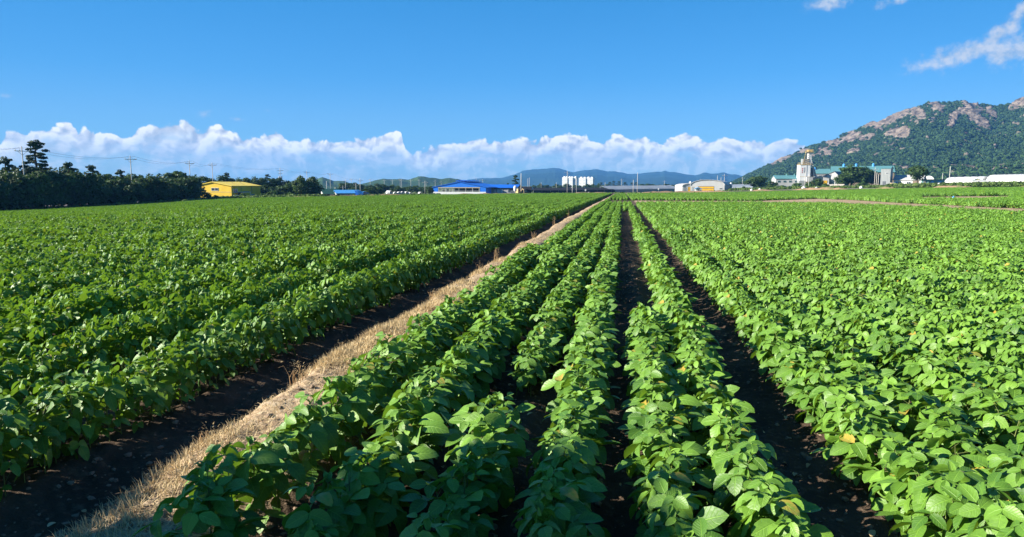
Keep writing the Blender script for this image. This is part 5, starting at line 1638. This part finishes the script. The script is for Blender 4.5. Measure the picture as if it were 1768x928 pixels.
for k in range(5): tp.box(-.3 + k * .78 - .03, -.3 + k * .78 + .03, -1.94, -1.88, 16.6, 17.5)
tp.box(.6, 2.4, -1.4, .6, 16.6, 17.6); tp.build('top_platform', M_ORANGE, t)
MB().tube((1.4, -.4, 17.6), (1.4, -.4, 19.3), .05, .02, 6).build('mast', M_STEEL, t)
pp = MB(); 
for k in range(3): pp.path([(1.6, -1.0 + k * .5, 14.5 - k * 1.2), (3.0 + k * .5, -1.2 + k * .4, 10.5 - k), (3.4 + k * .6, -1.2 + k * .4, 6.0), (5.4, -1.0, 4.6)], [.2] * 4, 8)
for k in range(4): pp.tube((2.6 + k * .65, -1.2, 2.5), (2.6 + k * .65, -1.2, 9.0 - k * 1.0), .06, .06, 5)
pp.build('chute', M_LGREY, t, True)
MB().box(2.25, 3.6, -.6, 2.4, -.4, 9.0).build('annex', M_DGREY, t)
MB().path([(-.4, -2.72, 0), (-.4, -2.72, 10.6)], [.05, .05], 5).build('ladder', M_STEEL, t)
cn = MB().box(-.2, 2.4, -4.6, -2.62, 3.0, 5.0)
cn.box(-.25, 2.45, -4.65, -2.6, 5.0, 5.15); cn.build('loading_hopper', M_LGREY, t)
for x_ in (0, 2.2): MB().tube((x_, -4.4, -.4), (x_, -4.4, 3.0), .08, .08, 6).build('hopper_leg', M_ORANGE, t)
D = 352; g_, hd = frame_at(1413, D, R(6)); b = thing('mill_shed', 'grey mill shed with a wide yellow door right of the tower', 'shed', g_, hd)
gable(b, 7.6, 12, 4.3, 5.2, M_LGREY, M_GREY, .2)
panel(b, 'door', M_CURTAIN, 'f', -2.9, 3.0, .2, 3.3, 6, .08)
panel(b, 'side_door', M_WHITE, 'f', 3.15, 3.7, .2, 2.2, 6, .08)
D = 356; g_, hd = frame_at(1441, D, R(-14)); b = thing('mill_hall', 'pale gabled mill building with a dark roof half hidden by the big tree clump', 'hall', g_, hd)
gable(b, 8.6, 16, 4.6, 7.2, M_LGREY, M_DGREY, .3, off=1.6)
panel(b, 'door', M_GREY, 'f', -.6, 1.2, 0, 2.4, 8); window(b, 'f', 2.6, 3.2, 1.2, .8, 8)
D = 385; g_, hd = frame_at(1424, D, R(8)); b = thing('mill_hall', 'hall with a sloping bright teal roof behind the grey mill shed', 'hall', g_, hd)
gable_x(b, 13.5, 12, 6.9, 9.2, M_GREY, M_TEAL, .3)
window(b, 'f', -3, 5.6, 1.4, .9, 6); window(b, 'f', 2, 5.6, 1.4, .9, 6)
for x_ in (-5.2, 4.6, 5.9): MB().lathe([(.5, 8.6), (.5, 9.6), (.62, 9.65), (.15, 10.1)], x_, -.8, 12).build('roof_vent', M_LBLUE, b)
D = 380; g_, hd = frame_at(1486, D, R(4)); b = thing('mill_hall', 'highest teal roofed hall rising behind the big tree clump', 'hall', g_, hd)
gable_x(b, 27, 14, 7.0, 9.9, M_TANBRICK, M_TEAL, .4)
for x_ in (-8, -2.5, 5): MB().lathe([(.55, 9.7), (.55, 10.7), (.7, 10.75), (.2, 11.3)], x_, -.2, 12).build('roof_vent', M_LBLUE, b)
fr = MB()
for k in range(4): fr.box(-13.7, -10.6, -7.15, -7.02, 4.0 + k * .9, 4.12 + k * .9)
fr.build('open_frame', M_RUST, b); window(b, 'f', 0, 6.2, 2, 1, 7)
D = 300; g_, hd = frame_at(1530, D, R(-8)); b = thing('grain_store', 'narrow tall grey store at the right end of the teal roofs', 'store', g_, hd)
gable_x(b, 3.2, 6, 7.0, 7.8, M_GREY, M_TEAL, .2); panel(b, 'door', M_DGREY, 'f', -.9, .3, 0, 2.2, 3.0); window(b, 'f', .5, 5.2, .8, .8, 3.0)
def wall_run(p0, D0, p1, D1, h, mat, label):
    a = ground_at(p0, D0); c = ground_at(p1, D1); d = (c - a); L = d.length
    t = thing('concrete_wall', label, 'wall', a, math.atan2(d.y, d.x)); n_ = max(2, int(L / 2.4)); m_ = MB(); cp = MB()
    for i in range(n_):
        z = d.z * (i + .5) / n_; m_.box(L * i / n_ + .01, L * (i + 1) / n_ - .01, -.08, .08, z - .4, z + h - (i % 3 == 1) * .08)
        cp.box(L * i / n_ - .1, L * i / n_ + .1, -.14, .14, z - .4, z + h + .12)
    m_.build('panels', mat, t); cp.build('piers', M_CONC, t)
wall_run(1428, 318, 1458, 312, 1.5, M_CONC, 'weathered concrete yard wall below the gabled mill building')
# farmhouse with the tree, sheds and yard things
D = 302; g_, hd = frame_at(1570, D, R(-12)); b = thing('farmhouse', 'farmhouse with a silver roof behind the spreading tree', 'house', g_, hd)
gable_x(b, 9.4, 6, 2.6, 4.3, M_WHITE, M_LGREY, .4)
window(b, 'f', -2.6, 1.4, 1.4, .9, 3.0); window(b, 'f', .4, 1.4, 1.4, .9, 3.0); panel(b, 'door', M_TANBRICK, 'f', 1.6, 3.8, 0, 2.2, 3.0)
panel(b, 'blue_sheet', M_LBLUE, 'f', -4.4, -3.4, .8, 1.9, 3.0)
D = 306; g_, hd = frame_at(1603, D, 0); b = thing('curved_shed', 'round topped white shed right of the spreading tree', 'shed', g_, hd)
arc = [(1.7 * math.cos(math.pi * k / 12), 2.2 + 1.7 * math.sin(math.pi * k / 12)) for k in range(13)]
MB().prism([(1.7, -.5)] + arc + [(-1.7, -.5)], -2, 2).build('shell', M_WHITE, b); panel(b, 'door', M_GREY, 'f', -.6, .6, 0, 2, 2.0)
D = 296; g_, hd = frame_at(1613, D, R(-6)); b = thing('shed', 'flat roofed shed with teal sheet walls left of the long white greenhouse', 'shed', g_, hd)
MB().box(-4.0, 3.4, -1.6, 1.6, -.4, 2.3).build('wall', M_TEAL, b); MB().box(-4.2, 3.6, -1.8, 1.8, 2.3, 2.5).build('roof', M_DGREY, b)
for k in range(3): panel(b, 'door', M_DGREY if k == 0 else M_LBLUE, 'f', -3.4 + k * 2.4, -2.4 + k * 2.4, 0, 1.9, 1.6)
crate_pile(1541, 284, 1.2, 1.5, M_ORANGE, 'scrap_crate', 'rusty orange crate at the foot of the tall grey store', 'crate')
crate_pile(1549, 283, 1.5, 1.2, M_LBLUE, 'blue_crate', 'light blue crate beside the silver roofed farmhouse', 'crate')
crate_pile(1652, 258, 1.1, .7, M_RUST, 'scrap_crate', 'brown crate in front of the long white greenhouse', 'crate')
# long white film greenhouses
def greenhouse(p0, D0, p1, D1, h, wdt, label, bay=2.4):
    a = ground_at(p0, D0); c = ground_at(p1, D1); d = c - a; L = d.length
    t = thing('greenhouse', label, 'greenhouse', a, math.atan2(d.y, d.x)); n_ = int(L / bay); k_ = 9
    m_ = MB(); vs = []; fs = []; q = random.Random(int(p0))
    prof = [(wdt * .5 * (1 - math.cos(math.pi * k / k_)), h * (math.sin(math.pi * k / k_) ** .55)) for k in range(k_ + 1)]
    for i in range(n_ * 2 + 1):
        s_ = 1.0 if i % 2 == 0 else .965
        for (yy, z) in prof: vs.append((L * i / (n_ * 2), yy, (z * s_ if z > .1 else -.4) + d.z * i / (n_ * 2)))
    for i in range(n_ * 2):
        for k in range(k_): fs.append((i*(k_+1)+k, (i+1)*(k_+1)+k, (i+1)*(k_+1)+k+1, i*(k_+1)+k+1))
    fs.append(tuple(range(k_, -1, -1))); fs.append(tuple(range(n_*2*(k_+1), (n_*2+1)*(k_+1))))
    m_.add(vs, fs); m_.build('film', M_FILM, t, True)
    rb = MB()
    for i in range(n_ + 1):
        pts_ = [(L * i / n_, yy - .03 if k < k_ / 2 else yy + .03, (z if z > .1 else -.3) * 1.01 + d.z * i / n_ + .02) for k, (yy, z) in enumerate(prof)]
        rb.path([Vector(p) for p in pts_], [.035] * len(pts_), 4)
    rb.build('hoops', M_STEEL, t)
    MB().box(.0, L, -.12, -.06, .15, .28).build('base_rail', M_GREY, t)
    return t
greenhouse(1630, 282, 1694, 274, 3.2, 7, 'shorter white plastic greenhouse behind the street lamp pole')
greenhouse(1697, 276, 1850, 246, 3.6, 8, 'longest white plastic greenhouse reaching the right edge of the field')
D = 262; g_, hd = frame_at(1687, D); b = thing('shed', 'small teal and yellow shed between the two white greenhouses', 'shed', g_, hd)
gable(b, 2.6, 2.2, 1.7, 2.3, M_CREAM, M_TEAL, .2); panel(b, 'door', M_TEAL, 'f', -.5, .5, 0, 1.5, 1.1)
D = 256; g_, hd = frame_at(1698, D); b = thing('storage_tank', 'grey horizontal tank lying in front of the long greenhouse', 'tank', g_, hd)
m_ = MB(); m_.tube((-2.7, 0, 1.25), (2.7, 0, 1.25), .55, .55, 16); m_.build('drum', M_STEEL, b)
for x_ in (-1.8, 1.8): MB().box(x_ - .15, x_ + .15, -.4, .4, -.3, .78).build('cradle', M_CONC, b)
MB().tube((0, 0, 1.78), (0, 0, 2.0), .18, .18, 10).build('hatch', M_DGREY, b)
notice(1621, 226, .55, .75, .55, 'small white meter box on a post by the road', 'meter_box', 'box')
def sack(px, D, s_, mat, label, name='sack', cat='sack'):
    g_, hd = frame_at(px, D); t = thing(name, label, cat, g_, hd + .4)
    MB().lathe([(.35 * s_, -.05), (.5 * s_, .12 * s_), (.52 * s_, .4 * s_), (.4 * s_, .62 * s_), (.12 * s_, .72 * s_)], 0, 0, 12).build('bag', mat, t, True)
    MB().lathe([(.10 * s_, .70 * s_), (.15 * s_, .84 * s_), (.05 * s_, .88 * s_)], 0, 0, 8).build('neck', mat, t, True)
sack(1636, 240, 1.2, M_WHITE, 'white sack lying right of the small meter box')
sack(1312, 262, 1.0, M_WHITE, 'white sack by the road under the round leafy tree'); sack(1298, 264, .9, M_WHITE, 'white sack at the end of the grey nets by the road')
sack(1388, 252, 1.4, M_WHITE, 'white sack at the foot of the paired poles'); sack(1487, 240, 1.0, M_WHITE, 'white sack below the big tree clump')
sack(1410, 250, 1.0, M_LGREY, 'pale grey sack on the bank right of the paired poles')
sack(1648, 84, .32, M_LBLUE, 'crumpled light blue bag on the bare strip inside the right field', 'plastic_bag', 'bag')

# ------------------------------------------------------------------ haze: the air of the whole valley
hz = MB().box(-3500, 4500, -300, 6000, -14, 285).build('haze', None)
hz.data.materials.clear()
M_HAZE = bpy.data.materials.new('haze air'); M_HAZE.use_nodes = True
ht = M_HAZE.node_tree; ht.nodes.clear()
pv = ht.nodes.new('ShaderNodeVolumePrincipled'); hout = ht.nodes.new('ShaderNodeOutputMaterial')
pv.inputs['Color'].default_value = (.14, .44, 1.0, 1); pv.inputs['Density'].default_value = 0.00013
pv.inputs['Anisotropy'].default_value = 0.0
ht.links.new(pv.outputs[0], hout.inputs['Volume'])
hz.data.materials.append(M_HAZE)
tag(hz, 'thin blue haze in the air over the whole plain', 'haze', None, 'stuff')
